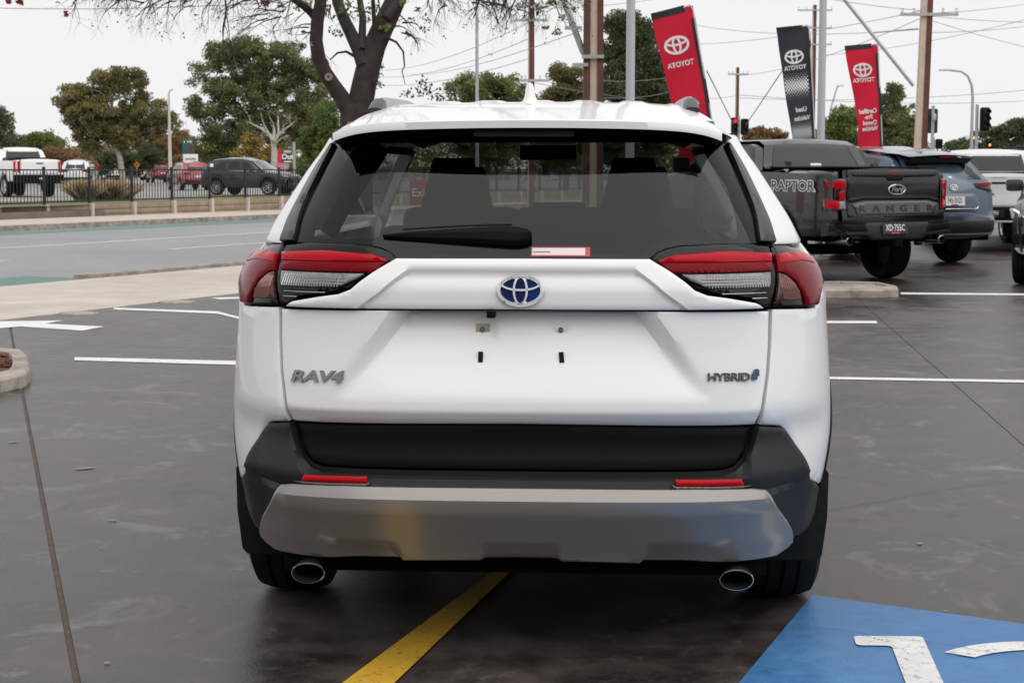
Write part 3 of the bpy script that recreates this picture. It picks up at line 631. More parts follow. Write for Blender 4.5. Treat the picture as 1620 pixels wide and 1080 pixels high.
# roof rails
for sgn in (-1, 1):
    mb = MB(); pts = []; hs = []
    for y, hh in ((.80, .008), (.84, .022), (.90, .032), (1.0, .036), (1.6, .034), (2.2, .032), (2.42, .026), (2.5, .01)): pts.append((y, roofz(sgn * .485, y), hh))
    vs = []
    for y, z, hh in pts:
        for dx, dz in ((-.020, -.01), (-.017, hh * .8), (-.008, hh), (.008, hh), (.017, hh * .8), (.020, -.01)): vs.append((sgn * .485 + dx, y, z + dz))
    mb.add(vs, [(j * 6 + i, j * 6 + i + 1, j * 6 + 7 + i, j * 6 + 6 + i) for j in range(7) for i in range(5)] + [(0, 1, 2, 3, 4, 5), (47, 46, 45, 44, 43, 42)])
    rl = mb.build('roof_rail', mat('rail_silver', (.35, .36, .37), .3, metal=.8), roof, smooth=50)
    mb = MB(); vs = []
    for (y, z, hh), s_ in zip(((.775, roofz(sgn * .485, .775), .006), (.81, roofz(sgn * .485, .81), .017), (.855, roofz(sgn * .485, .855), .028), (.88, roofz(sgn * .485, .88), .032)), (1, 1, 1, 1)):
        for dx, dz in ((-.025, -.006), (-.021, hh * .8), (-.010, hh + .003), (.010, hh + .003), (.021, hh * .8), (.025, -.006)): vs.append((sgn * .485 + dx, y, z + dz))
    mb.add(vs, [(j * 6 + i, j * 6 + i + 1, j * 6 + 7 + i, j * 6 + 6 + i) for j in range(3) for i in range(5)] + [(0, 1, 2, 3, 4, 5)])
    mb.build('rail_foot', mat('rail_foot', (.03, .03, .033), .35), rl, smooth=50)
# --- tailgate furniture
CHR = mat('badge_chrome', (.85, .85, .86), .10, metal=1); CHRD = mat('letter_chrome', (.24, .24, .25), .15, metal=1)
def rear_frame(x, z, tilt=None, lift=0.):
    """frame lying on the rear surface: local x to the right of the picture, local z out of the car"""
    qq = np.interp(abs(x) / np.interp(z, _xmx, _xmy), _a, _q) * (1 if x >= 0 else -1)
    p = Vector(S(qq, z)); du = (Vector(S(qq + 1e-3, z)) - p).normalized(); dv = (Vector(S(qq, z + 2e-3)) - Vector(S(qq, z - 2e-3))).normalized(); nn = du.cross(dv).normalized()
    if nn.y > 0: nn = -nn
    xx = dv.cross(nn).normalized()
    return frame(p + nn * lift, xx, dv, nn)
M = rear_frame(0, 1.034, lift=.006) @ Matrix.Translation((-.003, 0, 0))
mb = MB(); 
mb.add([M @ Vector((.063 * math.cos(t), .0435 * math.sin(t), .001)) for t in np.linspace(0, 2 * math.pi, 40, endpoint=False)] + [M @ Vector((.060 * math.cos(t), .0415 * math.sin(t), .005)) for t in np.linspace(0, 2 * math.pi, 40, endpoint=False)], [(i, (i + 1) % 40, 40 + (i + 1) % 40, 40 + i) for i in range(40)] + [tuple(range(40, 80))])
emb = mb.build('emblem', mat('emblem_blue', (.0015, .016, .10), .15, spec=.2, var=.8, vscale=14), garn)
mb = MB(); M2 = M @ Matrix.Translation((0, 0, .004)); oval_emblem(mb, M2, .064, .006); mb.build('emblem_ovals', CHR, emb, smooth=40)
M = rear_frame(-.562, .797, lift=.001)
t = text('badge_lettering', 'RAV4', .043, CHRD, gate, M, .004, .0013, xs=1.60, shear=.2, space=.95)
M = rear_frame(.558, .803, lift=.001) @ Matrix.Translation((0, 0, .001))
t = text('badge_lettering', 'HYBRID', .030, mat('dark_chrome', (.12, .12, .125), .2, metal=1), gate, M, .003, .0006, xs=1.22, space=.95)
M = rear_frame(.629, .805, lift=.003)
mb = MB(); pts = [(-.012, -.010), (-.004, -.012), (.004, -.012), (.006, -.004), (.012, 0), (.012, .014), (.006, .018), (-.002, .016), (-.005, .008), (-.010, .004)]
mb.add([M @ Vector((*p, 0)) for p in pts] + [M @ Vector((*p, .005)) for p in pts], [tuple(range(10, 20))] + [(i, (i + 1) % 10, 10 + (i + 1) % 10, 10 + i) for i in range(10)]); mb.build('leaf_badge', mat('badge_blue', (.015, .04, .13), .2, coat=.6), gate)
def on_gate(x, z, lift=0.):
    qq = np.interp(abs(x) / np.interp(z, _xmx, _xmy), _a, _q) * (1 if x >= 0 else -1)
    return rear_frame(x, z, lift=gate_disp(qq, z) + lift)
for x in (-.110, .105):
    M = on_gate(x, .934, .001); mb = MB(); mb.lathe([(.0, .010), (.006, .008), (.0075, .003), (.0078, -.002)], M @ Matrix.Rotation(-math.pi / 2, 4, 'Y'), 12); sc = mb.build('plate_screw', mat('screw_zinc', (.25, .24, .22), .35, metal=1), gate, smooth=60)
    M = on_gate(x + .001, .937, .001); mb = MB(); h2 = Vector((.019, .0135)); mb.add([M @ Vector((a * h2.x, b * h2.y, c)) for c in (0, .002) for a, b in ((-1, -1), (1, -1), (1, 1), (-1, 1))], [(4, 5, 6, 7), (0, 1, 5, 4), (1, 2, 6, 5), (2, 3, 7, 6), (3, 0, 4, 7)])
    mb.build('plate_pad', mat('worn_pad', (.48, .40, .30), .7, var=.3, vscale=60) if x < 0 else WHITE, gate)
    M = on_gate(x - .002 if x < 0 else x + .003, .860, .0) @ Matrix.Rotation(.08 if x > 0 else 0, 4, 'Z'); mb = MB(); h2 = Vector((.0065, .0145)); mb.add([M @ Vector((a * h2.x, b * h2.y, c)) for c in (0, .006) for a, b in ((-1, -1), (1, -1), (1, 1), (-1, 1))], [(4, 5, 6, 7), (0, 1, 5, 4), (1, 2, 6, 5), (2, 3, 7, 6), (3, 0, 4, 7)]); mb.build('rubber_clip', RUBBER, gate)
MB().box((-.082, .112, .972), (.024, .05, .020)).build('reverse_camera', BLACKPL, gate, bevel=.004)
# wiper
def gsurf(x, z, lift):
    return rear_frame(x, z, lift=lift) @ Vector((0, 0, 0))
prof = [(-.385, 1.171, 1.176), (-.34, 1.168, 1.182), (-.25, 1.163, 1.188), (-.15, 1.157, 1.193), (-.06, 1.151, 1.198), (-.035, 1.149, 1.198), (-.01, 1.150, 1.195), (.012, 1.155, 1.189), (.024, 1.165, 1.179)]
mb = MB(); vs = []
for x, z0, z1 in prof:
    zm = (z0 + z1) / 2; lf = .012 + .022 * min(1, (x + .40) / .3)
    for zz, l in ((z0, .004), (z0 + (z1 - z0) * .12, lf * .8), (zm, lf), (z1 - (z1 - z0) * .12, lf * .8), (z1, .004)): vs.append(gsurf(x, zz, l))
mb.add(vs, [(j * 5 + i, j * 5 + i + 1, j * 5 + 6 + i, j * 5 + 5 + i) for j in range(len(prof) - 1) for i in range(4)] + [(0, 1, 2, 3, 4), (44, 43, 42, 41, 40)])
wip = mb.build('wiper_arm', BLACKPL, rw, smooth=35)
mb = MB(); mb.tube([gsurf(x, z, .018) for x, z in ((-.33, 1.187), (-.2, 1.195), (-.10, 1.199), (-.03, 1.200))], .0028, 5); mb.build('wiper_blade', RUBBER, wip)
# dealer sticker
STW = mat('sticker_white', (.75, .70, .69), .4); STR = mat('sticker_red', (.55, .06, .08), .4)
def flat_on_glass(name, x0, x1, z0, z1, m, lift, parent):
    mb = MB(); xs_ = np.linspace(x0, x1, 6); vs = [gsurf(x, z, lift) for z in (z0, z1) for x in xs_]; mb.add(vs, [(i, i + 1, 7 + i, 6 + i) for i in range(5)]); return mb.build(name, m, parent, smooth=60)
st = flat_on_glass('dealer_sticker', .023, .183, 1.124, 1.149, STR, .002, rw)
flat_on_glass('sticker_band', .026, .170, 1.1275, 1.146, STW, .0028, st)
flat_on_glass('sticker_swoosh', .028, .075, 1.134, 1.137, mat('sticker_grey', (.22, .2, .2), .4), .0034, st)
# --- running gear and underside
def wheel_parts(name, parent, r, wd, loc, rimr=None, spokes=10, face=1, rim_mat=ALLOY):
    """tyre with rim and spokes; axis along x"""
    rimr = rimr or r * .68; h2 = wd / 2; x0 = Vector(loc)
    T = Matrix.Translation(x0)
    mb = MB().lathe([(rimr, -h2 * .86), (rimr + .02, -h2 * .97), (r * .86, -h2 * 1.03), (r * .955, -h2 * .9), (r * .99, -h2 * .62), (r * .997, -h2 * .46), (r * .975, -h2 * .44), (r * .975, -h2 * .36), (r, -h2 * .34), (r, -h2 * .06), (r * .975, -h2 * .05), (r * .975, h2 * .05), (r, h2 * .06), (r, h2 * .34), (r * .975, h2 * .36), (r * .975, h2 * .44), (r * .997, h2 * .46), (r * .99, h2 * .62), (r * .955, h2 * .9), (r * .86, h2 * 1.03), (rimr + .02, h2 * .97), (rimr, h2 * .86), (rimr - .01, h2 * .3), (rimr - .01, -h2 * .3), (rimr, -h2 * .86)], T, 36)
    ty = mb.build('wheel', RUBBER, parent, smooth=40)
    mb = MB(); s = face; mb.lathe([(rimr, s * h2 * .85), (rimr - .018, s * h2 * .78), (rimr - .03, s * h2 * .3)], T, 30)
    for k_ in range(spokes):
        an = 2 * math.pi * k_ / spokes; c, sn = math.cos(an), math.sin(an); wv = .016 if spokes > 6 else .035; vs = []
        for rr, dx, ww in ((.03, .72, wv * .7), (rimr * .5, .66, wv * .75), (rimr - .008, .70, wv)):
            for sd_ in (-1, 1): vs.append(x0 + Vector((s * h2 * dx, rr * c - sd_ * ww * sn, rr * sn + sd_ * ww * c))); vs.append(x0 + Vector((s * h2 * (dx - .25), rr * c - sd_ * ww * 1.3 * sn, rr * sn + sd_ * ww * 1.3 * c)))
        mb.add(vs, [(0, 2, 6, 4), (4, 6, 10, 8), (0, 4, 5, 1), (4, 8, 9, 5), (2, 3, 7, 6), (6, 7, 11, 10)])
    mb.lathe([(0.001, s * h2 * .78), (.04, s * h2 * .76), (.05, s * h2 * .6)], T, 16)
    mb.build('rim', rim_mat, ty)
    MB().lathe([(.001, s * h2 * .25), (rimr - .02, s * h2 * .22)], T, 24).build('brake_disc', mat('disc_dark', (.03, .03, .03), .6), ty)
    return ty
for y in (.985, 3.545):
    for sgn in (-1, 1): wheel_parts('wheel', suv, .345, .235, (sgn * (.772 if y < 2 else .778), y, .345), face=sgn)
for sgn in (-1, 1):
    mb = MB(); pts = [(.62, .47), (.876, .485), (.892, .46), (.890, .33), (.876, .212), (.862, .196), (.62, .196)]
    mb.add([(sgn * x, .585, z) for x, z in pts] + [(sgn * x, .60, z) for x, z in pts], [tuple(range(7)), tuple(range(13, 6, -1))] + [(i, (i + 1) % 7, 7 + (i + 1) % 7, 7 + i) for i in range(7)]); mb.build('mud_flap', RUBBER, suv, bevel=.003)
ub = MB(); ub.box((0, 2.2, .30), (1.35, 4.0, .12)); ub.box((0, .42, .34), (1.30, .42, .06)); ub.build('underbody', DARK, suv)
MB().tube([(-.72, .985, .30), (.72, .985, .30)], .05, 10).build('rear_axle', DARK, suv)
MB().box((-.05, .50, .275), (.75, .24, .12)).build('muffler', mat('muffler', (.05, .05, .05), .5, metal=.6), suv, bevel=.04)
EXH = mat('exhaust_steel', (.07, .068, .066), .35, metal=1); EXR = mat('exhaust_rim', (.72, .71, .70), .15, metal=1); SOOT = mat('soot', (.004, .004, .004), .9)
for sgn, zz in ((-1, .262), (1, .258)):
    x0 = sgn * .583; mb = MB(); vs = []; n = 28
    for aa, bb, yy in ((.043, .0255, .075), (.0455, .0278, .072), (.0465, .0288, .078), (.046, .0283, .10), (.034, .024, .30)):
        for k_ in range(n): an = 2 * math.pi * k_ / n; vs.append((x0 + aa * math.cos(an), yy, zz + bb * math.sin(an)))
    mb.add(vs, [(j * n + k_, j * n + (k_ + 1) % n, (j + 1) * n + (k_ + 1) % n, (j + 1) * n + k_) for j in range(4) for k_ in range(n)])
    ex = mb.build('exhaust_tip', EXH, suv, smooth=40)
    mb = MB(); vs = []
    for aa, bb, yy in ((.0425, .0250, .0745), (.0440, .0265, .0700), (.0460, .0285, .0705), (.0472, .0295, .0765)):
        for k_ in range(n): an = 2 * math.pi * k_ / n; vs.append((x0 + aa * math.cos(an), yy, zz + bb * math.sin(an)))
    mb.add(vs, [(j * n + k_, j * n + (k_ + 1) % n, (j + 1) * n + (k_ + 1) % n, (j + 1) * n + k_) for j in range(3) for k_ in range(n)]); mb.build('exhaust_rim', EXR, ex, smooth=60)
    mb = MB(); vs = []
    for aa, bb, yy in ((.043, .0255, .0755), (.041, .024, .16), (.030, .018, .30)):
        for k_ in range(n): an = 2 * math.pi * k_ / n; vs.append((x0 + aa * math.cos(an), yy, zz + bb * math.sin(an)))
    mb.add(vs, [(j * n + k_, j * n + (k_ + 1) % n, (j + 1) * n + (k_ + 1) % n, (j + 1) * n + k_) for j in range(2) for k_ in range(n)] + [tuple(range(2 * n, 3 * n))]); mb.build('exhaust_bore', SOOT, ex, smooth=40)
# --- nose, bonnet, windscreen
mb = MB(); vs = []
for y, z, wd in ((3.42, 1.105, .80), (3.7, 1.075, .82), (4.0, 1.03, .81), (4.2, .98, .76), (4.32, .90, .70), (4.37, .75, .72), (4.37, .5, .78), (4.33, .3, .74)):
    for u in np.linspace(-1, 1, 11): vs.append((u * wd, y - .28 * abs(u) ** 3 * ss((y - 3.6) / .6), z - .03 * u * u * (1 if z > .9 else 0)))
mb.add(vs, [(j * 11 + i, j * 11 + i + 1, j * 11 + 12 + i, j * 11 + 11 + i) for j in range(7) for i in range(10)]); mb.build('bonnet_and_nose', WHITE, suv, smooth=50)
mb = MB(); vs = []
for t_ in np.linspace(0, 1, 7):
    y, z, wd = 3.42 - .70 * t_, 1.11 + .40 * t_, .76 - .20 * t_
    for u in np.linspace(-1, 1, 9): vs.append((u * wd, y - .14 * u * u, z))
mb.add(vs, [(j * 9 + i, j * 9 + i + 1, j * 9 + 10 + i, j * 9 + 9 + i) for j in range(6) for i in range(8)]); mb.build('windscreen', WIND, suv, smooth=60)
for sgn in (-1, 1): mm = MB().box((sgn * .87, 3.05, 1.09), (.20, .09, .14)); mm.build('door_mirror', WHITE, suv, bevel=.03)
# --- cabin
def seat_shape(name, x, y, wt, wb, z0, z1, th, m, parent, lean=.10):
    mb = MB(); vs = []
    rows = [(0, .92), (.06, 1.), (.5, .80), (.92, .62), (1, .55)]
    for t_, kk in rows:
        hw = (wb + (wt - wb) * t_) / 2 * (.94 if t_ in (0, 1) else 1); z = z0 + (z1 - z0) * t_
        for cx, cy in ((-1, 0), (-.8, -.5), (0, -.62), (.8, -.5), (1, 0), (.8, .5), (0, .55), (-.8, .5)): vs.append((x + cx * hw, y + cy * th * kk - lean * t_, z))
    mb.add(vs, [(j * 8 + i, j * 8 + (i + 1) % 8, j * 8 + 8 + (i + 1) % 8, j * 8 + 8 + i) for j in range(4) for i in range(8)] + [tuple(range(8)), tuple(range(39, 31, -1))]); return mb.build(name, m, parent, smooth=50)
rs = MB(); rs.box((0, 1.62, .90), (1.18, .16, .52), rx=-.12); rs.box((0, 1.9, .62), (1.18, .6, .16)); rsb = rs.build('rear_seat', CABIN, suv, bevel=.05)
for x in (-.315, .32): seat_shape('headrest', x, 1.56, .145, .255, 1.175, 1.40, .12, CABIN, rsb, -.0)
seat_shape('headrest', .025, 1.56, .215, .225, 1.14, 1.226, .10, CABIN, rsb, 0)
for x in (-.36, .36):
    fsb = MB(); fsb.box((x, 2.42, .90), (.48, .15, .62), rx=-.18); fsb.box((x, 2.72, .60), (.50, .5, .16)); so = fsb.build('front_seat', CABIN, suv, bevel=.05); seat_shape('headrest', x, 2.34, .20, .27, 1.20, 1.37, .11, CABIN, so, 0)
MB().box((0, 3.22, 1.02), (1.40, .45, .16)).build('dashboard', CABIN, suv, bevel=.05)
MB().box((0, 1.0, .60), (1.2, 1.0, .05)).build('cargo_floor', CABIN, suv)
MB().box((0, 2.3, .42), (1.3, 2.4, .05)).build('cabin_floor', CABIN, suv)
MB().box((.02, 2.98, 1.155), (.24, .02, .13)).build('centre_screen', GLOSSB, suv, bevel=.01)
mb = MB(); pts = [Vector((.36 + .185 * math.cos(t), 2.90 + .07 * math.sin(t), 1.06 + .17 * math.sin(t))) for t in np.linspace(0, 2 * math.pi, 29)]; mb.tube(pts, .013, 8, False); mb.box((.36, 2.91, 1.05), (.16, .03, .1)); mb.build('steering_wheel', BLACKPL, suv, smooth=50)
MB().box((-.02, 2.72, 1.43), (.24, .03, .065)).build('rear_view_mirror', BLACKPL, suv, bevel=.012)
mb = MB(); mb.box((-.03, 2.68, 1.355), (.028, .002, .05)); mb.box((-.03, 2.68, 1.40), (.002, .002, .05)); mb.build('hanging_tag', mat('paper_tag', (.8, .8, .78), .7), suv)
MB().box((.10, 3.05, 1.175), (.055, .012, .075), rx=-.3, ry=-.35).build('paper_slip', mat('paper_tag', (.8, .8, .78), .7), suv)
# ================================================================== OTHER VEHICLES
def vehicle(name, label, loc, yaw, sp, paint, group=None, cat='car'):
    """outline sp['out']: (y,z) from the rear bottom up over the roof to the front bottom; wheels sp['wh'] in y"""
    root = empty(name, loc, -yaw, label, cat, group)
    W0, belt, tum, r, wr = sp['W'], sp['belt'], sp['tum'], sp.get('r', .09), sp['wr']
    L = max(p[0] for p in sp['out']); g = sp.get('g', .09)
    def W(y, z):
        x = W0 - .10 * max(0, (.75 - z)) ** 2 * 1.5 - (tum * (z - belt) if z > belt else .03 * max(0, (z - .75)))
        x -= .10 * max(0, (.45 - y) / .45) ** 2 + .16 * max(0, (y - (L - .9)) / .9) ** 2
        return x
    bot = []
    f0, r0 = sp['out'][-1], sp['out'][0]
    for wy in sorted(sp['wh'], reverse=True):
        ar = wr + .055; zb = sp['sill']; a = math.asin(max(-1, min(1, (zb - wr) / ar)))
        bot += [(wy + ar * math.cos(t), wr + ar * math.sin(t)) for t in np.linspace(a, math.pi - a, 11)]
    poly = list(sp['out']) + bot
    rd = lambda d: r * (1 - math.sqrt(max(0, 1 - (1 - min(1, d / r)) ** 2)))
    cenL = (0, L / 2, .8)
    def side(y, z): return (W(y, z), y, z)
    inner = dens(rounded(poly, .04, 2), g)
    # rings near the edge carry the rounding
    for mr in (False, True): panel('body_side', rounded(poly, .05, 2), side, paint, root, grid=g, rim=0, roll=.03, mirror=mr, cen=cenL, dfun=lambda d: rd(d) , smooth=50)
    # skin across the car along the outline
    top = dens(list(sp['out']), .09, False); nx = 9; vs = []; cr = sp.get('crown', .035)
    for i, (y, z) in enumerate(top):
        a = Vector(top[min(i + 1, len(top) - 1)]) - Vector(top[max(i - 1, 0)]); n = Vector((-a.y, a.x)).normalized()
        wv = W(y, z) - r - .03
        for u in np.linspace(-1, 1, nx): vs.append((u * wv, y + n.x * cr * (1 - u * u), z + n.y * cr * (1 - u * u)))
    MB().add(vs, [(j * nx + i, j * nx + i + 1, (j + 1) * nx + i + 1, (j + 1) * nx + i) for j in range(len(top) - 1) for i in range(nx - 1)]).build('body_shell', paint, root, smooth=40)
    MB().box((0, L / 2, sp['sill'] + .12), (W0 * 1.7, L * .93, .25)).build('underbody', DARK, root)
    for wy in sp['wh']:
        for s in (-1, 1): wheel_parts('wheel', root, wr, sp.get('ww', .24), (s * (W0 - sp.get('ww', .24) * .5 - .005), wy, wr), spokes=sp.get('sp', 8), face=s)
    def sidepanel(nm, pts, m, off=.008, g_=.12, rim=.01, sides=(False, True), parent=None, rnd=0.):
        o_ = []
        for mr in sides:
            o_.append(panel(nm, pts, lambda y, z: (W(y, z) - rd(min(edist(np.array([(y, z)]), poly)[0], 1.)) if sp.get('fine') else W(y, z), y, z), m, parent or root, grid=g_, off=off, rim=rim, roll=.002, mirror=mr, cen=cenL, rnd=rnd))
        return o_
    def face(polyl, sgn):
        zs = [p[1] for p in polyl]; ys_ = [p[0] for p in polyl]
        def fn(x, z):
            y = float(np.interp(z, zs, ys_)); wv = max(.2, W(y, z) - r - .03); u = min(1., abs(x) / wv)
            e = max(0., abs(x) - wv) / (r + .03); back = (r + .03) * (1 - math.sqrt(max(0., 1 - min(1, e) ** 2)))
            return (x, y + sgn * cr * (1 - u * u) - sgn * back, z)
        return fn
    def facepanel(nm, pts, m, fn, off=.01, rim=.015, g_=.07, parent=None, roll=.003, rnd=0.):
        return panel(nm, pts, fn, m, parent or root, grid=g_, off=off, rim=rim, roll=roll, cen=cenL, rnd=rnd)
    return root, sidepanel, face, facepanel, W
def mir(p): return [(-x, z) for x, z in p][::-1]
def rect(x0, x1, z0, z1): return [(x0, z0), (x1, z0), (x1, z1), (x0, z1)]
def fmat(fn, x, z, off):
    p = Vector(fn(x, z)); du = (Vector(fn(x + .01, z)) - Vector(fn(x - .01, z))).normalized(); dv = (Vector(fn(x, z + .01)) - Vector(fn(x, z - .01))).normalized(); n = du.cross(dv)
    return frame(p + n * off, du, dv, n)
GREYP = mat('dark_grey_metallic', (.010, .010, .011), .18, spec=.4, coat=.5)
BLUEP = mat('blue_grey_metallic', (.060, .088, .125), .22, metal=.35, coat=.8)
SILVP = mat('silver_white_paint', (.68, .69, .70), .28, coat=1)
WPAINT = mat('plain_white_paint', (.80, .80, .79), .3, coat=1)
REDP = mat('red_paint', (.30, .012, .03), .25, coat=1); BLKP = mat('black_paint', (.006, .0065, .008), .22, coat=1)
DGREY2 = mat('warm_grey_metallic', (.038, .036, .037), .25, metal=.3, coat=.5)
PLW = mat('plate_white', (.75, .75, .73), .5); PLB = mat('plate_black', (.015, .015, .016), .4); INK = mat('ink', (.01, .01, .01), .6); LETW = mat('letter_white', (.8, .8, .8), .5)
def plate(root, fn, x, z, s, dark, w_=.36, h_=.125, off=.02):
    M = fmat(fn, x, z, off); mb = MB(); mb.add([M @ Vector((a * w_ / 2, b * h_ / 2, c)) for c in (0, .006) for a, b in ((-1, -1), (1, -1), (1, 1), (-1, 1))], [(4, 5, 6, 7), (0, 1, 5, 4), (1, 2, 6, 5), (2, 3, 7, 6), (3, 0, 4, 7)])
    o = mb.build('number_plate', PLB if dark else PLW, root)
    text('plate_characters', s, .105, LETW if dark else INK, o, M @ Matrix.Translation((0, .005, .0065)), .001, .001, xs=.66)
    mb = MB(); mb.add([M @ Vector((a * .06, -.052 + b * .009, .0075)) for a, b in ((-1, -1), (1, -1), (1, 1), (-1, 1))], [(0, 1, 2, 3)]); mb.build('plate_sticker', STR, o)
    return o
# ---------------- grey pickup
sp = dict(W=.90, belt=1.36, tum=.36, wr=.385, ww=.27, sill=.52, r=.08, crown=.03, wh=(1.12, 4.10), sp=6, g=.08,
          out=[(.02, .56), (.0, .80), (.03, 1.0), (.02, 1.20), (.03, 1.345), (1.50, 1.37), (1.56, 1.40), (1.69, 1.66), (1.84, 1.715), (2.8, 1.71), (3.4, 1.36), (4.6, 1.22), (4.95, 1.10), (5.0, .60)])
pk, sidep, face, facep, W = vehicle('grey_pickup', 'dark grey pickup with RAPTOR and RANGER lettering, parked beyond the white SUV', (4.46, 20.12, 0), rad(-24.5), sp, GREYP, cat='pickup')
rf = face([(.02, .56), (.0, .80), (.03, 1.0), (.02, 1.20), (.03, 1.345)], -1)
gt = facep('tailgate', [(-.62, .80), (.69, .80), (.70, 1.35), (-.63, 1.35)], GREYP, rf, .015, .03, .05)
facep('top_recess', [(-.60, 1.315), (.68, 1.315), (.62, 1.275), (.15, 1.265), (-.1, 1.265), (-.55, 1.275)], GLOSSB, rf, .018, .0, .06, gt)
facep('handle', [(-.11, 1.275), (.15, 1.275), (.12, 1.225), (-.08, 1.225)], BLACKPL, rf, .022, .0, .06, gt)
facep('handle_lamp', rect(-.05, .09, 1.285, 1.305), REDD, rf, .023, .0, .06, gt)
facep('lower_band', [(-.50, .83), (.60, .83), (.66, .955), (.50, .985), (-.38, .985), (-.56, .955)], mat('mid_grey_trim', (.042, .042, .046), .25, spec=.5, coat=.5), rf, .028, .02, .05, gt)
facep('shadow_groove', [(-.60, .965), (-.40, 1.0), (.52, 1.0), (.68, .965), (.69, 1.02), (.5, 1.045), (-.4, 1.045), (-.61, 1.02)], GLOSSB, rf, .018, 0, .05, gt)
for i, ch in enumerate('RANGER'): text('lettering', ch, .105, mat('dark_letter', (.012, .012, .013), .4), gt, fmat(rf, -.44 + i * .195, .898, .031), .004, .002, xs=1.45)
M = fmat(rf, .05, 1.125, .02); mb = MB(); mb.add([M @ Vector((.125 * math.cos(t), .062 * math.sin(t), .006)) for t in np.linspace(0, 2 * math.pi, 32, endpoint=False)], [tuple(range(32))]); em = mb.build('oval_badge', GLOSSB, gt)
mb = MB(); ell_ring(mb, M @ Matrix.Translation((0, 0, .006)), .128, .064, .018, .006); mb.build('badge_rim', CHROME, em)
text('badge_script', 'Ford', .085, CHROME, em, M @ Matrix.Translation((0, .004, .010)), .001, .001, shear=.3)
LGH = mat('lamp_housing', (.02, .004, .006), .1, coat=1)
for pts in ([(-.885, .885), (-.64, .885), (-.64, 1.245), (-.70, 1.25), (-.885, 1.235)], [(.71, .885), (.885, .885), (.885, 1.235), (.76, 1.25), (.71, 1.245)]):
    lg = facep('tail_light', pts, LGH, rf, .022, .03, .04); cx = sum(p[0] for p in pts) / 5; s_ = -1 if cx < 0 else 1; hw = .12 if s_ < 0 else .085; x0 = (pts[0][0] + pts[1][0]) / 2
    facep('red_bar', [(x0 - hw * .8, 1.14), (x0 + hw * .8, 1.14), (x0 + hw * .85, 1.225), (x0 - hw * .85, 1.215)], REDL, rf, .031, .01, .04, lg)
    facep('red_bar', [(x0 - hw * .8, .90), (x0 + hw * .2, .90), (x0 + hw * .3, .99), (x0 - hw * .8, 1.02)], REDL, rf, .031, .01, .04, lg)
    facep('red_bar', [(x0 + hw * .3, 1.0), (x0 + hw * .8, 1.0), (x0 + hw * .8, 1.13), (x0 + hw * .3, 1.10)], REDL, rf, .030, .01, .04, lg)
    facep('reverse_lens', rect(x0 + hw * .3, x0 + hw * .85, .90, .985), CLEARL, rf, .032, .01, .04, lg)
# bumper
bf = face([(-.10, .50), (-.12, .60), (-.10, .75), (-.06, .80)], -1)
bp_ = facep('rear_bumper', [(-.90, .60), (-.42, .60), (-.36, .54), (.36, .54), (.42, .60), (.88, .60), (.88, .745), (-.90, .745)], GREYPL, bf, .0, .12, .06, roll=.01)
facep('step_pad', rect(-.86, -.44, .735, .755), BLACKPL, bf, .012, .03, .08, bp_); facep('step_pad', rect(.46, .84, .735, .755), BLACKPL, bf, .012, .03, .08, bp_)
facep('bumper_end', [(.40, .63), (.86, .66), (.86, .72), (.46, .735)], BLACKPL, bf, .008, .01, .08, bp_); facep('bumper_end', [(-.88, .64), (-.42, .64), (-.46, .735), (-.88, .72)], BLACKPL, bf, .008, .01, .08, bp_)
plate(pk, bf, -.06, .672, 'XD·755C', True)
for x in (-.62, .70):
    mb = MB(); mb.lathe([(.045, 0), (.052, .003), (.052, .02), (.052, .45)], frame((x, -.06, .53), (0, 1, 0), (1, 0, 0), (0, 0, 1)), 18); ex = mb.build('exhaust_tip', mat('brushed_steel', (.45, .43, .41), .25, metal=1), pk, smooth=40)
    MB().lathe([(.001, .06), (.044, .05), (.045, .002)], frame((x, -.06, .53), (0, 1, 0), (1, 0, 0), (0, 0, 1)), 18).build('exhaust_bore', SOOT, ex)
MB().box((0, -.02, .50), (.10, .3, .09)).build('tow_hitch', DARK, pk, bevel=.01)
MB().tube([(-.6, 1.12, .385), (.6, 1.12, .385)], .07, 10).build('rear_axle', DARK, pk)
# cab rear window and side glass
cf = face([(1.56, 1.40), (1.69, 1.66), (1.84, 1.715)], -1)
cw = facep('rear_window', [(-.66, 1.385), (.66, 1.385), (.55, 1.655), (-.55, 1.655)], CARGLASS, cf, .012, .01, .06, rnd=.04)
facep('window_sticker', rect(-.10, .06, 1.40, 1.43), STW, cf, .016, 0, .06, cw)
facep('mesh_guard', rect(-.47, -.37, 1.395, 1.45), SOOT, cf, .016, 0, .06, cw)
MB().box((0, .80, 1.385), (1.50, 1.32, .02)).build('tonneau_cover', BLACKPL, pk, bevel=.006)
sidep('side_window', [(1.80, 1.41), (2.0, 1.63), (2.35, 1.64), (2.40, 1.40)], CARGLASS); sidep('side_window', [(2.46, 1.40), (2.46, 1.64), (2.75, 1.63), (3.25, 1.39)], CARGLASS)
sidep('rear_arch_flare', [(1.12 + .53 * math.cos(t), .385 + .53 * math.sin(t)) for t in np.linspace(.1, 3.04, 14)] + [(1.12 + .43 * math.cos(t), .385 + .43 * math.sin(t)) for t in np.linspace(3.04, .1, 14)], BLACKPL, .05, rim=.06)
sidep('front_arch_flare', [(4.10 + .53 * math.cos(t), .385 + .53 * math.sin(t)) for t in np.linspace(.1, 3.04, 14)] + [(4.10 + .43 * math.cos(t), .385 + .43 * math.sin(t)) for t in np.linspace(3.04, .1, 14)], BLACKPL, .05, rim=.06)
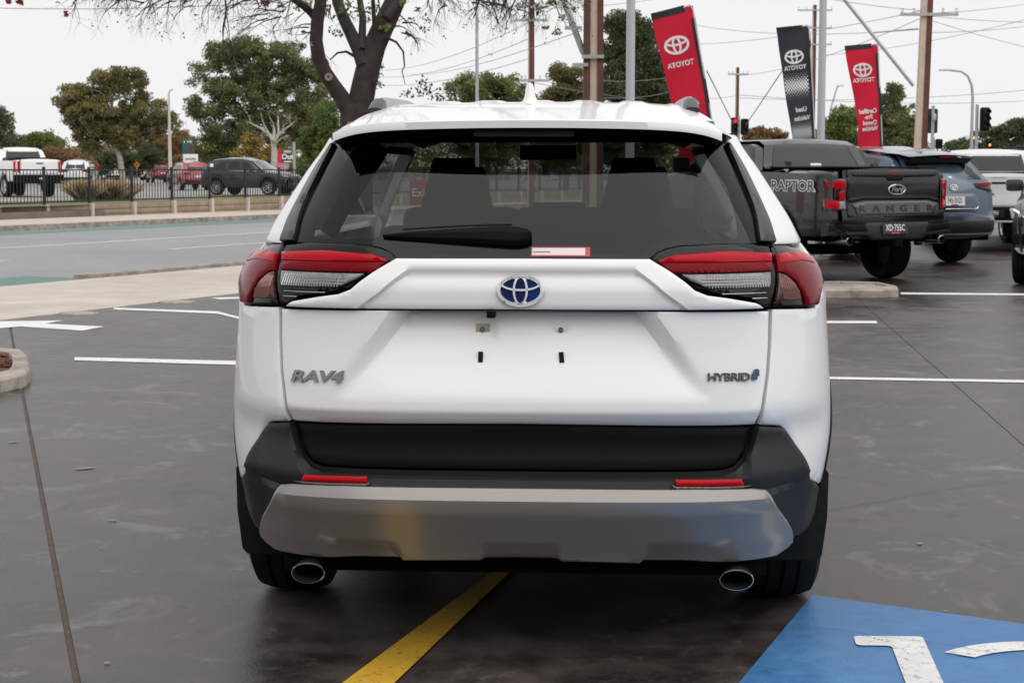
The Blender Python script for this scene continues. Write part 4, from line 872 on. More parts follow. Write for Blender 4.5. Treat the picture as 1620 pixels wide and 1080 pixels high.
# decal on the bed side, facing the camera
for k_, (m_, b_, dx) in enumerate(((LETW, .013, 0), (INK, .0, .003))):
    text('side_decal', 'RAPTOR', .168, m_, pk, frame((-W(1.0, 1.17) - .009 - dx, .735, 1.160), (0, -1, 0), (0, 0, 1), (-1, 0, 0)), .001, b_, xs=1.45, space=.98)
for s_ in (-1, 1): MB().box((s_ * 1.02, 3.15, 1.42), (.22, .1, .2)).build('door_mirror', BLACKPL, pk, bevel=.03)
# ---------------- blue-grey SUV
sp = dict(W=.84, belt=1.14, tum=.36, wr=.35, sill=.36, r=.10, crown=.06, wh=(.98, 3.65), sp=8, g=.09,
          out=[(.10, .42), (.02, .52), (.02, .68), (.10, .72), (.12, .95), (.16, 1.12), (.28, 1.25), (.55, 1.50), (.75, 1.585), (1.4, 1.64), (2.3, 1.645), (2.9, 1.56), (3.55, 1.14), (4.3, 1.02), (4.6, .85), (4.62, .4)])
kl, sidep, face, facep, W = vehicle('blue_grey_suv', 'blue-grey SUV with white plate 745 DGS, parked beyond the grey pickup', (6.23, 24.02, 0), rad(-24), sp, BLUEP)
rf = face([(.10, .42), (.02, .52), (.02, .68), (.10, .72), (.12, .95), (.16, 1.12), (.28, 1.25), (.55, 1.50), (.75, 1.585)], -1)
facep('rear_window', [(-.63, 1.215), (0, 1.20), (.63, 1.215), (.54, 1.46), (-.54, 1.46)], CARGLASS, rf, .012, .01, .06, rnd=.03)
# spoiler as its own solid wing over the glass
mb = MB(); vs = []
for y, z, wd in ((.26, 1.52, .55), (.24, 1.535, .56), (.45, 1.575, .59), (.80, 1.60, .58)):
    for u in np.linspace(-1, 1, 9): vs.append((u * wd, y + .10 * abs(u) ** 3, z + .03 * (1 - u * u)))
mb.add(vs, [(j * 9 + i, j * 9 + i + 1, j * 9 + 10 + i, j * 9 + 9 + i) for j in range(3) for i in range(8)]); spo = mb.build('rear_spoiler', BLUEP, kl, smooth=50)
mb = MB(); vs = []
for y, z, wd in ((.262, 1.512, .55), (.30, 1.44, .50), (.52, 1.45, .50)):
    for u in np.linspace(-1, 1, 9): vs.append((u * wd, y + .10 * abs(u) ** 3, z + .02 * (1 - u * u)))
mb.add(vs, [(j * 9 + i, j * 9 + i + 1, j * 9 + 10 + i, j * 9 + 9 + i) for j in range(2) for i in range(8)]); mb.build('spoiler_underside', SOOT, spo, smooth=30)
MB().box((.02, .262, 1.532), (.26, .02, .02)).build('high_brake_light', REDD, spo)
for mr in (1, -1):
    pts = [(mr * x, z) for x, z in ((.40, 1.150), (.78, 1.165), (.82, 1.14), (.80, 1.07), (.72, 1.05), (.48, 1.10))]; lg = facep('tail_light', pts if mr > 0 else pts[::-1], LGH, rf, .022, .03, .04)
    p2 = [(mr * x, z) for x, z in ((.42, 1.146), (.78, 1.160), (.81, 1.135), (.60, 1.11), (.48, 1.108))]; facep('red_lens', p2 if mr > 0 else p2[::-1], REDD, rf, .032, .01, .04, lg)
mb = MB(); oval_emblem(mb, fmat(rf, .02, 1.105, .012), .068, .006); mb.build('oval_emblem', CHROME, kl)
facep('plate_recess', [(-.42, .80), (.42, .80), (.47, .86), (.40, 1.02), (-.40, 1.02), (-.47, .86)], mat('blue_grey_recess', (.06, .085, .12), .3, metal=.4, coat=1), rf, .008, 0, .06)
facep('chrome_strip', [(-.42, .800), (.42, .800), (.46, .84), (.44, .84), (.41, .81), (-.41, .81), (-.44, .84), (-.46, .84)], CHROME, rf, .018, .01, .06)
plate(kl, rf, .0, .915, '745·DGS', False)
facep('lower_bumper', [(-.76, .44), (.76, .44), (.80, .52), (.70, .64), (-.70, .64), (-.80, .52)], GREYPL, rf, .02, .03, .06)
facep('bumper_silver_line', [(-.66, .455), (.66, .455), (.70, .475), (-.70, .475)], SILVER, rf, .032, .01, .06)
facep('window_sticker', rect(-.02, .10, 1.225, 1.255), STW, rf, .016, 0, .06)
sidep('side_window', [(.62, 1.22), (.85, 1.45), (1.55, 1.50), (1.55, 1.19)], CARGLASS); sidep('side_window', [(1.62, 1.19), (1.62, 1.50), (2.35, 1.52), (2.35, 1.18)], CARGLASS); sidep('side_window', [(2.42, 1.18), (2.42, 1.52), (2.80, 1.48), (3.3, 1.18)], CARGLASS)
# ---------------- silver-white pickup beyond
spk = dict(W=.86, belt=1.28, tum=.34, wr=.37, ww=.25, sill=.50, r=.08, crown=.03, wh=(1.15, 4.0), sp=6, g=.1,
          out=[(.02, .55), (.0, .76), (.02, 1.0), (.02, 1.275), (1.45, 1.29), (1.50, 1.32), (1.60, 1.60), (1.76, 1.68), (2.7, 1.68), (3.3, 1.28), (4.5, 1.14), (4.85, 1.0), (4.9, .55)])
tr, sidep, face, facep, W = vehicle('silver_white_pickup', 'silver-white pickup with dark cab window, beyond the blue-grey SUV', (7.93, 27.9, 0), rad(9), spk, SILVP, cat='pickup')
rf = face([(.02, .55), (.0, .76), (.02, 1.0), (.02, 1.275)], -1)
gt = facep('tailgate', rect(-.66, .66, .77, 1.27), SILVP, rf, .015, .03, .07)
facep('handle', rect(-.12, .14, 1.125, 1.155), BLACKPL, rf, .025, .02, .06, gt); facep('badge_strip', rect(-.13, .10, 1.225, 1.238), GALV, rf, .022, .01, .06, gt)
M = fmat(rf, -.13, .975, .02); mb = MB()
for an in (math.pi / 2, math.pi / 2 + 2.094, math.pi / 2 - 2.094):
    R2 = M @ Matrix.Rotation(an, 4, 'Z'); mb.add([R2 @ Vector(v) for v in ((0, 0, .006), (.035, .02, .006), (.072, 0, .006), (.035, -.02, .006))], [(0, 1, 2, 3)])
mb.build('three_lozenge_badge', mat('dark_chrome', (.12, .12, .125), .2, metal=1), gt)
for x0, x1 in ((-.85, -.69), (.69, .85)): facep('tail_light', rect(x0, x1, .92, 1.25), REDD, rf, .02, .03, .05)
facep('rear_bumper', [(-.86, .50), (.86, .50), (.86, .755), (-.86, .755)], BLACKPL, rf, .06, .10, .07, roll=.01)
facep('bumper_silver_corner', [(.20, .57), (.36, .57), (.42, .74), (.16, .74)], SILVP, rf, .075, .02, .06); facep('bumper_silver_line', rect(-.82, .82, .50, .53), GALV, rf, .075, .03, .06)
plate(tr, rf, -.10, .655, 'S079H', True, off=.08)
cf = face([(1.50, 1.32), (1.60, 1.60), (1.76, 1.68)], -1)
cw = facep('rear_window', [(-.62, 1.325), (.62, 1.325), (.54, 1.615), (-.54, 1.615)], CARGLASS, cf, .012, .01, .06, rnd=.03)
MB().box((0, .76, 1.305), (1.45, 1.30, .03)).build('tonneau_cover', BLACKPL, tr, bevel=.006)
sidep('side_window', [(1.74, 1.33), (1.90, 1.60), (2.25, 1.62), (2.30, 1.32)], CARGLASS); sidep('side_window', [(2.36, 1.32), (2.36, 1.62), (2.65, 1.60), (3.15, 1.31)], CARGLASS)
# ---------------- further dark wagon with roof bars, only its roof shows
sw = dict(W=.85, belt=1.15, tum=.35, wr=.35, sill=.36, r=.10, crown=.05, wh=(.98, 3.6), g=.12,
          out=[(.08, .42), (.04, .7), (.08, 1.15), (.45, 1.55), (.7, 1.64), (1.5, 1.68), (2.4, 1.66), (2.9, 1.55), (3.5, 1.15), (4.3, 1.02), (4.55, .85), (4.6, .4)])
dw, sidep, face, facep, W = vehicle('dark_wagon', 'dark wagon with black roof bars, furthest right behind the silver-white pickup', (10.1, 31.6, 0), rad(5), sw, GREYP)
rf = face([(.08, .42), (.04, .7), (.08, 1.15), (.45, 1.55), (.7, 1.64)], -1); facep('rear_window', [(-.6, 1.2), (.6, 1.2), (.5, 1.5), (-.5, 1.5)], CARGLASS, rf, .012, .01, .07)
sidep('side_window', [(.55, 1.2), (.9, 1.52), (2.7, 1.55), (3.25, 1.19)], CARGLASS)
for y in (.95, 1.9): MB().box((0, y, 1.78), (1.25, .07, .035)).build('roof_bar', BLACKST, dw, bevel=.01)
for s_ in (-1, 1): MB().box((s_ * .55, 1.4, 1.72), (.05, 1.2, .06)).build('roof_rail', BLACKST, dw, bevel=.01)
# ---------------- grey SUV at the right edge, facing the camera
so_ = dict(W=.86, belt=1.10, tum=.36, wr=.35, sill=.34, r=.13, crown=.10, wh=(.95, 3.62), sp=8, g=.07,
          out=[(.05, .42), (.02, .7), (.06, 1.1), (.45, 1.5), (.8, 1.6), (2.2, 1.62), (2.75, 1.53), (3.35, 1.12), (4.1, 1.02), (4.42, .93), (4.52, .80), (4.55, .45), (4.48, .36)])
yw = rad(202.5); pos = gr(1605, 449); fwv = Vector((math.sin(yw), math.cos(yw), 0)); rtv = Vector((math.cos(yw), -math.sin(yw), 0))
org = Vector((pos.x, pos.y, 0)) - fwv * 3.62 - rtv * .85
ou, sidep, face, facep, W = vehicle('warm_grey_suv', 'warm grey SUV cut off by the right edge, facing the camera', tuple(org), yw, so_, DGREY2)
ff_ = face([(4.48, .36), (4.55, .45), (4.52, .80), (4.42, .93), (4.1, 1.02)], 1)
for s_ in (1, -1):
    q_ = lambda pts: [(s_ * x, z) for x, z in pts] if s_ > 0 else [(s_ * x, z) for x, z in pts][::-1]
    hl = facep('headlight', q_([(.42, .80), (.62, .80), (.80, .90), (.80, .97), (.62, .93), (.42, .88)]), CLEARL, ff_, .03, .04, .05)
    facep('chrome_brow', q_([(.42, .775), (.64, .775), (.82, .87), (.80, .89), (.62, .80), (.42, .795)]), CHROME, ff_, .035, .03, .05, hl)
    fb = facep('fog_bezel', q_([(.50, .50), (.80, .50), (.82, .62), (.60, .63)]), BLACKPL, ff_, .025, .03, .05)
    M = fmat(ff_, s_ * .68, .56, .04); mb = MB(); mb.lathe([(.001, .02), (.03, .018), (.045, .008), (.048, 0)], M @ Matrix.Rotation(-math.pi / 2, 4, 'Y'), 16); mb.build('fog_light', CLEARL, fb, smooth=50)
    facep('silver_corner', q_([(.40, .40), (.70, .41), (.78, .46), (.55, .47)]), SILVP, ff_, .035, .03, .05)
    MB().box((s_ * .95, 3.0, 1.17), (.20, .12, .15)).build('door_mirror', DGREY2, ou, bevel=.045)
facep('grille', rect(-.40, .40, .62, .80), BLACKPL, ff_, .02, .02, .06)
cfw = face([(3.35, 1.12), (2.75, 1.53), (2.2, 1.62)][::1], 1); facep('windscreen', [(-.68, 1.14), (.68, 1.14), (.55, 1.50), (-.55, 1.50)], CARGLASS, cfw, .012, .01, .06)
sidep('side_window', [(.55, 1.2), (.9, 1.48), (2.6, 1.50), (3.15, 1.16)], CARGLASS)
sidep('arch_trim', [(3.62 + .45 * math.cos(t), .35 + .45 * math.sin(t)) for t in np.linspace(.1, 3.04, 14)] + [(3.62 + .40 * math.cos(t), .35 + .40 * math.sin(t)) for t in np.linspace(3.04, .1, 14)], BLACKPL, .015, rim=.02)
# ---------------- across the road
TZ = .28
def base(px, py, Y): p = at(px, py, Y); return (p.x, p.y, TZ)
lp, sidep, face, facep, W = vehicle('white_pickup', 'white pickup with black rear bar behind the black fence, far left', (-18.29, 66.38, TZ), rad(-36), dict(spk, g=.12), WPAINT, cat='pickup'); lp.scale = (1.14,) * 3
rf = face([(.02, .55), (.0, .76), (.02, 1.0), (.02, 1.275)], -1)
gt = facep('tailgate', rect(-.62, .66, .80, 1.27), WPAINT, rf, .015, .03, .1); facep('handle', [(-.14, 1.17), (.16, 1.17), (.10, 1.13), (-.08, 1.13)], BLACKPL, rf, .025, .01, .08, gt)
for x0, x1 in ((-.85, -.66), (.70, .85)): facep('tail_light', rect(x0, x1, .85, 1.22), REDL, rf, .02, .03, .06)
facep('rear_bar', [(-.86, .46), (.88, .46), (.88, .76), (-.86, .76)], BLACKPL, rf, .10, .14, .1, roll=.02); facep('tow_lamp', rect(-.05, .05, .62, .68), LETW, rf, .11, .01, .08)
cf = face([(1.50, 1.32), (1.60, 1.60), (1.76, 1.68)], -1); facep('rear_window', [(-.62, 1.31), (.62, 1.31), (.56, 1.62), (-.56, 1.62)], CARGLASS, cf, .012, .01, .08)
MB().box((0, .76, 1.32), (1.5, 1.35, .06)).build('tonneau_cover', BLACKPL, lp, bevel=.01)
sidep('side_window', [(1.74, 1.33), (1.90, 1.60), (2.65, 1.60), (3.15, 1.31)], CARGLASS)
hatch = dict(W=.88, belt=1.08, tum=.34, wr=.36, sill=.34, r=.10, crown=.06, wh=(.95, 3.65), sp=10, g=.11,
          out=[(.08, .40), (.03, .62), (.10, 1.0), (.40, 1.40), (.62, 1.58), (1.4, 1.66), (2.2, 1.65), (2.7, 1.54), (3.35, 1.10), (4.2, .98), (4.50, .85), (4.55, .45), (4.48, .36)])
p = at(404, 310, 72); yb = rad(112)
fwv = Vector((math.sin(yb), math.cos(yb), 0))
bl, sidep, face, facep, W = vehicle('black_suv', 'black SUV with silver wheels facing right behind the fence', (p.x - fwv.x * 2.3, p.y - fwv.y * 2.3, TZ), yb, dict(hatch), BLKP); bl.scale = (.92,) * 3
sidep('side_window', [(.75, 1.18), (1.0, 1.48), (1.45, 1.54), (1.48, 1.14)], CARGLASS); sidep('side_window', [(1.55, 1.14), (1.52, 1.54), (2.18, 1.56), (2.25, 1.11)], CARGLASS); sidep('side_window', [(2.32, 1.11), (2.26, 1.56), (2.55, 1.50), (3.1, 1.11)], CARGLASS)
sidep('window_chrome', [(.75, 1.135), (3.12, 1.075), (3.12, 1.095), (.75, 1.16)], CHROME, .015, rim=0); sidep('sill_trim', [(1.45, .36), (3.15, .36), (3.15, .45), (1.45, .45)], GREYPL, .012); sidep('sticker', rect(.62, .80, 1.28, 1.42), LETW, .02, rim=0)
fw_ = face([(2.2, 1.65), (2.7, 1.54), (3.35, 1.10)][::-1], 1); facep('windscreen', [(-.68, 1.12), (.68, 1.12), (.54, 1.52), (-.54, 1.52)], mat('pale_windscreen', (.20, .22, .24), .05, coat=1), fw_, .012, .01, .1)
ff_ = face([(4.48, .36), (4.55, .45), (4.50, .85), (4.2, .98)], 1); facep('grille', [(-.42, .55), (.42, .55), (.48, .80), (-.48, .80)], GLOSSB, ff_, .03, .02, .1); plate(bl, ff_, 0, .50, 'S 41', False, .32, .11, .05)
for s_ in (-1, 1):
    pts = [(s_ * x, z) for x, z in ((.50, .78), (.80, .86), (.78, .91), (.50, .86))]; facep('headlight', pts if s_ > 0 else pts[::-1], CLEARL, ff_, .03, .03, .08); MB().box((s_ * .98, 2.85, 1.14), (.2, .1, .15)).build('door_mirror', BLKP, bl, bevel=.03)
def rear_car(name, label, px, Y, yaw, paint, scale=1., group=None, front=False):
    q = at(px, 300, Y); root, sidep, face, facep, W = vehicle(name, label, (q.x, q.y, TZ), yaw, dict(hatch, g=.14, sp=6), paint, group)
    rf = face([(.08, .40), (.03, .62), (.10, 1.0), (.40, 1.40), (.62, 1.58)], -1)
    facep('rear_window', [(-.60, 1.10), (.60, 1.10), (.52, 1.50), (-.52, 1.50)], CARGLASS, rf, .012, .01, .1); facep('lower_bumper', rect(-.74, .74, .42, .60), GREYPL, rf, .02, .02, .1)
    for s_ in (-1, 1): pts = [(s_ * x, z) for x, z in ((.40, .94), (.80, .92), (.80, 1.02), (.42, 1.0))]; facep('tail_light', pts if s_ > 0 else pts[::-1], REDD, rf, .02, .02, .08)
    MB().box((0, -.01, .82), (.36, .02, .12)).build('number_plate', PLW, root)
    sidep('side_window', [(.75, 1.16), (1.0, 1.48), (2.5, 1.54), (3.1, 1.10)], CARGLASS)
    root.scale = (scale,) * 3; return root
rear_car('red_suv', 'crimson SUV seen from behind, parked just left of the black SUV', 314, 88, rad(-25), REDP, .88)
rear_car('red_hatchback', 'smaller red hatchback further off, left of the crimson SUV', 258, 138, rad(-20), REDP, .95)
rear_car('silver_suv', 'silver SUV with dark rear window, right of the white pickup', 119, 104, rad(-6), SILVP)
rear_car('white_wagon', 'white wagon behind the tall grass, under the pale gum trunk', 182, 140, rad(-40), WPAINT)
for i, (px, Y, a_, pt, nm, lab) in enumerate(((216, 165, 60, WPAINT, 'white_sedan', 'small white car far off beside the orange diamond sign'), (240, 175, 80, GREYP, 'dark_sedan', 'small dark car far off, left of the red hatchback'), (276, 170, 70, SILVP, 'pale_sedan', 'pale car roof showing between the two red cars'))): rear_car(nm, lab, px, Y, rad(a_), pt, .95)
# ================================================================== WALL, FENCE, POLES, SIGNS, TREES
def leaf_mat(name, c0, c1, c2, trans=.25):
    m = bpy.data.materials.new(name); m.use_nodes = True; n = m.node_tree; b = n.nodes['Principled BSDF']; out = n.nodes['Material Output']
    at_ = n.nodes.new('ShaderNodeAttribute'); at_.attribute_name = 'v'
    rp = n.nodes.new('ShaderNodeValToRGB'); rp.color_ramp.elements[0].color = (*c0, 1); rp.color_ramp.elements[1].color = (*c2, 1); e = rp.color_ramp.elements.new(.5); e.color = (*c1, 1)
    n.links.new(at_.outputs['Fac'], rp.inputs[0]); n.links.new(rp.outputs[0], b.inputs['Base Color']); b.inputs['Roughness'].default_value = .6; b.inputs['Specular IOR Level'].default_value = .25
    tl_ = n.nodes.new('ShaderNodeBsdfTranslucent'); n.links.new(rp.outputs[0], tl_.inputs[0]); mx = n.nodes.new('ShaderNodeMixShader'); mx.inputs[0].default_value = trans
    n.links.new(b.outputs[0], mx.inputs[1]); n.links.new(tl_.outputs[0], mx.inputs[2]); n.links.new(mx.outputs[0], out.inputs[0]); MATS[name] = m; return m
GUM = leaf_mat('gum_leaf', (0.094, 0.117, 0.056), (0.179, 0.198, 0.085), (0.311, 0.302, 0.122), .38)
GUM2 = leaf_mat('olive_leaf', (0.104, 0.104, 0.047), (0.198, 0.179, 0.075), (0.320, 0.264, 0.104), .38)
GREEN = leaf_mat('green_leaf', (0.085, 0.122, 0.042), (0.160, 0.217, 0.066), (0.282, 0.358, 0.113), .38); DKGREEN = leaf_mat('dark_leaf', (0.053, 0.075, 0.038), (0.104, 0.135, 0.064), (0.179, 0.217, 0.094), .38)
AUT = leaf_mat('autumn_leaf', (.16, .10, .04), (.27, .19, .05), (.46, .36, .06)); BROWN = leaf_mat('brown_leaf', (0.160, 0.104, 0.056), (0.282, 0.179, 0.085), (0.395, 0.264, 0.133), .38); RUST = leaf_mat('rust_leaf', (.12, .02, .01), (.22, .05, .02), (.30, .10, .03))
BARKG = mat('pale_gum_bark', (.40, .36, .32), .8, var=.35, vscale=3); BARKD = mat('dark_bark', (.034, .025, .022), .9, var=.45, vscale=9, bump=1., bscale=26); BARKB = mat('brown_bark', (.12, .09, .07), .9, var=.4, vscale=4)
def leaves(name, centres, spread, n, size, m, parent, asp=.45, droop=.3, flat=.7):
    """n leaf-sized faces scattered round a list of clump centres (x,y,z,r)"""
    c = np.array(centres); wts = c[:, 3] ** 2; idx = rng.choice(len(c), n, p=wts / wts.sum())
    d = rng.normal(size=(n, 3)); d /= np.linalg.norm(d, axis=1)[:, None]; rr = rng.random(n) ** .45
    p = c[idx, :3] + d * (c[idx, 3] * rr)[:, None] * np.array([1, 1, flat]) * spread
    a = rng.normal(size=(n, 3)); a[:, 2] -= droop; a /= np.linalg.norm(a, axis=1)[:, None]
    t = rng.normal(size=(n, 3)); b = np.cross(a, t); b /= np.maximum(np.linalg.norm(b, axis=1), 1e-6)[:, None]
    s = size * (.6 + .8 * rng.random(n))[:, None]; a = a * s; b = b * s * asp
    v = np.stack([p - a * .5, p + b * .5 - a * .05, p + a * .5, p - b * .5 - a * .05], 1).reshape(-1, 3)
    me = bpy.data.meshes.new(name); me.vertices.add(4 * n); me.vertices.foreach_set('co', v.ravel()); me.loops.add(4 * n); me.loops.foreach_set('vertex_index', np.arange(4 * n)); me.polygons.add(n); me.polygons.foreach_set('loop_start', np.arange(n) * 4); me.update(calc_edges=True)
    cv = rng.random(len(c)); at_ = me.attributes.new('v', 'FLOAT', 'FACE'); at_.data.foreach_set('value', np.clip(.55 * cv[idx] + .45 * rng.random(n), 0, 1).astype(np.float32))
    return link(name, me, m, parent)
def clumps(lobes, n, rmin, rmax):
    out = []; w_ = np.array([l[3] * l[4] * l[5] for l in lobes]) ** .66; w_ /= w_.sum()
    for i in range(n):
        l = lobes[rng.choice(len(lobes), p=w_)]; d = rng.normal(size=3); d /= np.linalg.norm(d); k = rng.random() ** .4
        out.append((l[0] + d[0] * l[3] * k, l[1] + d[1] * l[4] * k, l[2] + d[2] * l[5] * k, rng.uniform(rmin, rmax)))
    return out
def tree(name, label, px, pyb, Y, lobes_px, m, bark, nclump=70, nleaf=9000, rc=(.35, .8), leaf=.17, trunk=None, group='trees in the background', zb=.25, tr=.16, cat='tree', asp=.45):
    """lobes_px: (px,py,rx_px,ry_px) blobs of the crown read at distance Y"""
    b = at(px, pyb, Y); root = empty(name, (b.x, b.y, zb), 0, label, cat, group); k = Y / F_PX
    lobes = []
    for (x, y, rx, ry) in lobes_px: p = at(x, y, Y); lobes.append((p.x - b.x, rng.uniform(-.25, .25) * rx * k, p.z - zb, rx * k, max(rx, ry) * k * .9, ry * k))
    cl = clumps(lobes, int(nclump * 2.4), *rc); leaves('crown', cl, 1., int(nleaf * 3.0), leaf * 1.08, m, root, asp)
    mb = MB(); tp = trunk or [(px, pyb)]; pts = [Vector((0, 0, -.1))] + [Vector((at(x, y, Y).x - b.x, 0, at(x, y, Y).z - zb)) for x, y in tp]
    if len(pts) < 3: zt = max(1., np.mean([l[2] for l in lobes])); pts = [Vector((0, 0, -.1)), Vector((.1, 0, zt * .5)), Vector((0, .1, zt))]
    mb.tube(pts, [tr * (1 - .6 * i / (len(pts) - 1)) for i in range(len(pts))], 8)
    for c in cl[::10]:
        e = Vector(c[:3]); s0 = pts[-1] if e.z > pts[-1].z else pts[max(1, len(pts) - 2)]; mid = (s0 + e) / 2 + Vector((0, 0, .12 * (e - s0).length)) ; mb.tube([s0, mid, e], [tr * .35, tr * .2, tr * .06], 5)
    mb.build('trunk', bark, root, smooth=60); return root
# ---------------- retaining wall and fence
w0, w6 = Vector((-12.30, 45.10)), Vector((-7.27, 53.62)); st_ = (w6 - w0) / 6; wd_ = st_.normalized(); wn = Vector((wd_.y, -wd_.x)); wang = math.atan2(wd_.y, wd_.x)
wall = empty('retaining_wall', (w0.x, w0.y, 0), 0, 'low retaining wall of brown concrete sleepers under the black fence', 'wall')
fence = empty('picket_fence', (w0.x, w0.y, .42), 0, 'black metal picket fence along the retaining wall', 'fence')
SLEEP = mat('sleeper_concrete', (.30, .235, .17), .9, var=.25, vscale=3, bump=.3, bscale=30); WPOST = mat('pale_post', (.52, .47, .42), .8, var=.15, vscale=4)
def wtop(i): return .395 + .014 * i if i < 7 else .48
K0, K1 = -14, 22
sl = None; pick = MB()
for i in range(K0, K1):
    p = w0 + st_ * i - w0; zt = wtop(i)
    o = MB().box((p.x + wn.x * .05, p.y + wn.y * .05, zt / 2 + .02), (.10, .12, zt + .04), wang).build('post', WPOST, wall)
    c = p + st_ / 2; h = zt + .007
    for j in range(3): MB().box((c.x - wn.x * .03, c.y - wn.y * .03, h * (j + .5) / 3), (st_.length - .105, .075, h / 3 - .012), wang).build('sleeper', SLEEP, wall, bevel=.008)
    MB().box((p.x - wn.x * .02, p.y - wn.y * .02, (1.39 + zt) / 2 - .42 + .0), (.065, .065, 1.37 - zt + .1), wang).build('post', BLACKST, fence, bevel=.006)
    for z in (1.345, zt + .10): MB().box((c.x - wn.x * .02, c.y - wn.y * .02, z - .42), (st_.length - .07, .04, .04), wang).build('rail', BLACKST, fence)
    npk = 14
    for j in range(1, npk): q = p + st_ * (j / npk); pick.box((q.x - wn.x * .02, q.y - wn.y * .02, (1.33 + zt) / 2 - .38), (.017, .017, 1.33 - zt - .10), wang)
o = pick.build('pickets', BLACKST, fence); o['kind'] = 'stuff'
# ornamental grass clumps
GR1 = leaf_mat('straw_blade', (.26, .20, .11), (.46, .36, .22), (.60, .48, .33))
for i, (px, Y, r, h, lab) in enumerate(((133, 58, .45, .85, 'tall straw-coloured grass clump right beside the white pickup'), (152, 60, .55, .9, 'straw-coloured grass clump below the red-shirted person'), (176, 60, .55, .8, 'straw-coloured grass clump below the white wagon'), (196, 62, .4, .7, 'small straw-coloured grass clump below the orange sign'))):
    q = at(px, 300, Y); root = empty('grass_clump', (q.x, q.y, .30), 0, lab, 'grass', 'ornamental grasses by the fence'); n = 700; v = []; f = []
    mb = MB()
    for k_ in range(n):
        an = random.uniform(0, 6.28); d = r * random.random() ** .6; x, y = d * math.cos(an), d * math.sin(an); hh = h * random.uniform(.4, .85); lx, ly = x * .6 + random.uniform(-.2, .2), y * .6 + random.uniform(-.2, .2); wv = .012
        mb.add([(x * .5 - wv, y * .5, 0), (x * .5 + wv, y * .5, 0), (x * .8 + lx * .4 + wv, y * .8, hh * .7), (x + lx, y + ly, hh)], [(0, 1, 2), (0, 2, 3)])
    me = mb.mesh('blades'); a_ = me.attributes.new('v', 'FLOAT', 'FACE'); a_.data.foreach_set('value', rng.random(len(me.polygons)).astype(np.float32)); link('blades', me, GR1, root)
    lw = leaves('green_base', [(0, 0, .12, r * .9)], 1, 350, .25, GREEN, root, .12, -1)
# red-shirted person behind the fence
q = at(153, 290, 120); per = empty('person', (q.x, q.y, TZ), rad(20), 'distant person in a red shirt and dark trousers behind the tall grass', 'person')
def skin_body(parent):
    me = bpy.data.meshes.new('body'); V = [(0, 0, .92), (0, 0, 1.15), (0, -.01, 1.38), (0, 0, 1.50), (0, .02, 1.60), (0, .02, 1.70), (-.18, 0, 1.38), (-.24, .03, 1.12), (-.22, .10, .90), (.18, 0, 1.38), (.25, .03, 1.12), (.22, .12, .90), (-.09, 0, .88), (-.10, .03, .48), (-.10, 0, .06), (-.10, .12, .03), (.09, 0, .88), (.11, .0, .48), (.11, -.04, .06), (.11, .08, .03)]
    E = [(0, 1), (1, 2), (2, 3), (3, 4), (4, 5), (2, 6), (6, 7), (7, 8), (2, 9), (9, 10), (10, 11), (0, 12), (12, 13), (13, 14), (14, 15), (0, 16), (16, 17), (17, 18), (18, 19)]
    R = [.15, .14, .15, .06, .09, .085, .065, .05, .035, .065, .05, .035, .09, .06, .045, .035, .09, .06, .045, .035]
    me.from_pydata(V, E, []); o = bpy.data.objects.new('body', me); COL.objects.link(o); md = o.modifiers.new('s', 'SKIN'); 
    for i, r in enumerate(R): me.skin_vertices[0].data[i].radius = (r, r * .8)
    me.skin_vertices[0].data[0].use_root = True; sb = o.modifiers.new('d', 'SUBSURF'); sb.levels = 1; sb.render_levels = 1
    bpy.context.view_layer.update(); m2 = bpy.data.meshes.new_from_object(o.evaluated_get(bpy.context.evaluated_depsgraph_get())); bpy.data.objects.remove(o)
    for m_ in (mat('shirt_red', (.50, .02, .03), .8), mat('trousers', (.03, .03, .04), .8), mat('skin', (.42, .26, .19), .6), mat('hair', (.05, .03, .02), .7)): m2.materials.append(m_)
    for f in m2.polygons: z = f.center.z; f.material_index = 0 if .93 < z < 1.47 and abs(f.center.x) < .26 and z > 1.0 else 1 if z <= 1.0 and abs(f.center.x) < .2 else 3 if z > 1.66 or (z > 1.56 and f.center.y < 0) else 2
    ob = link('body', m2, None, parent, 180); return ob
skin_body(per)
# ---------------- signs
def post_sign(name, label, px, py0, py1, Y, wpx, col, cat='sign', gz=.28, depth=.10, group=None):
    """a box sign on a post, given by its face in the picture at distance Y"""
    a, b = at(px - wpx / 2, py0, Y), at(px + wpx / 2, py1, Y); c = (a + b) / 2; root = empty(name, (c.x, c.y, gz), 0, label, cat, group)
    MB().box((0, 0, c.z - gz), (b.x - a.x, depth, a.z - b.z)).build('face', col, root, bevel=.02); MB().box((0, .03, (b.z - gz) / 2), (.08, .06, b.z - gz)).build('post', GALV, root)
    return root, (b.x - a.x), (a.z - b.z), c.z - gz
def bars(root, name, x0, x1, z, h, n, m, dy, jit=.3):
    mb = MB(); wv = (x1 - x0) / n
    for i in range(n):
        if random.random() < .93: mb.box((x0 + wv * (i + .5), dy, z + random.uniform(-.1, .1) * h), (wv * random.uniform(.45, .85), .006, h * random.uniform(.6, 1)))
    o = mb.build(name, m, root); o['kind'] = 'stuff'
SGREEN = mat('sign_green', (.015, .11, .085), .5); SRED = mat('sign_red', (.55, .012, .045), .5); SWHITE = mat('sign_white', (.78, .77, .73), .5); SDK = mat('sign_dark_green', (.02, .045, .035), .5); SDARK = mat('sign_dark', (.03, .03, .03), .6)
r, ww, hh, cz = post_sign('green_sign', 'dark green shop sign standing above the white sign', 297, 220, 243, 112, 17, SGREEN); bars(r, 'lettering', -ww * .38, ww * .40, cz + hh * .30, hh * .17, 5, SWHITE, -.055); MB().box((ww * .34, -.052, cz - hh * .15), (ww * .28, .01, hh * .5)).build('red_panel', mat('sign_maroon', (.16, .02, .02), .6), r)
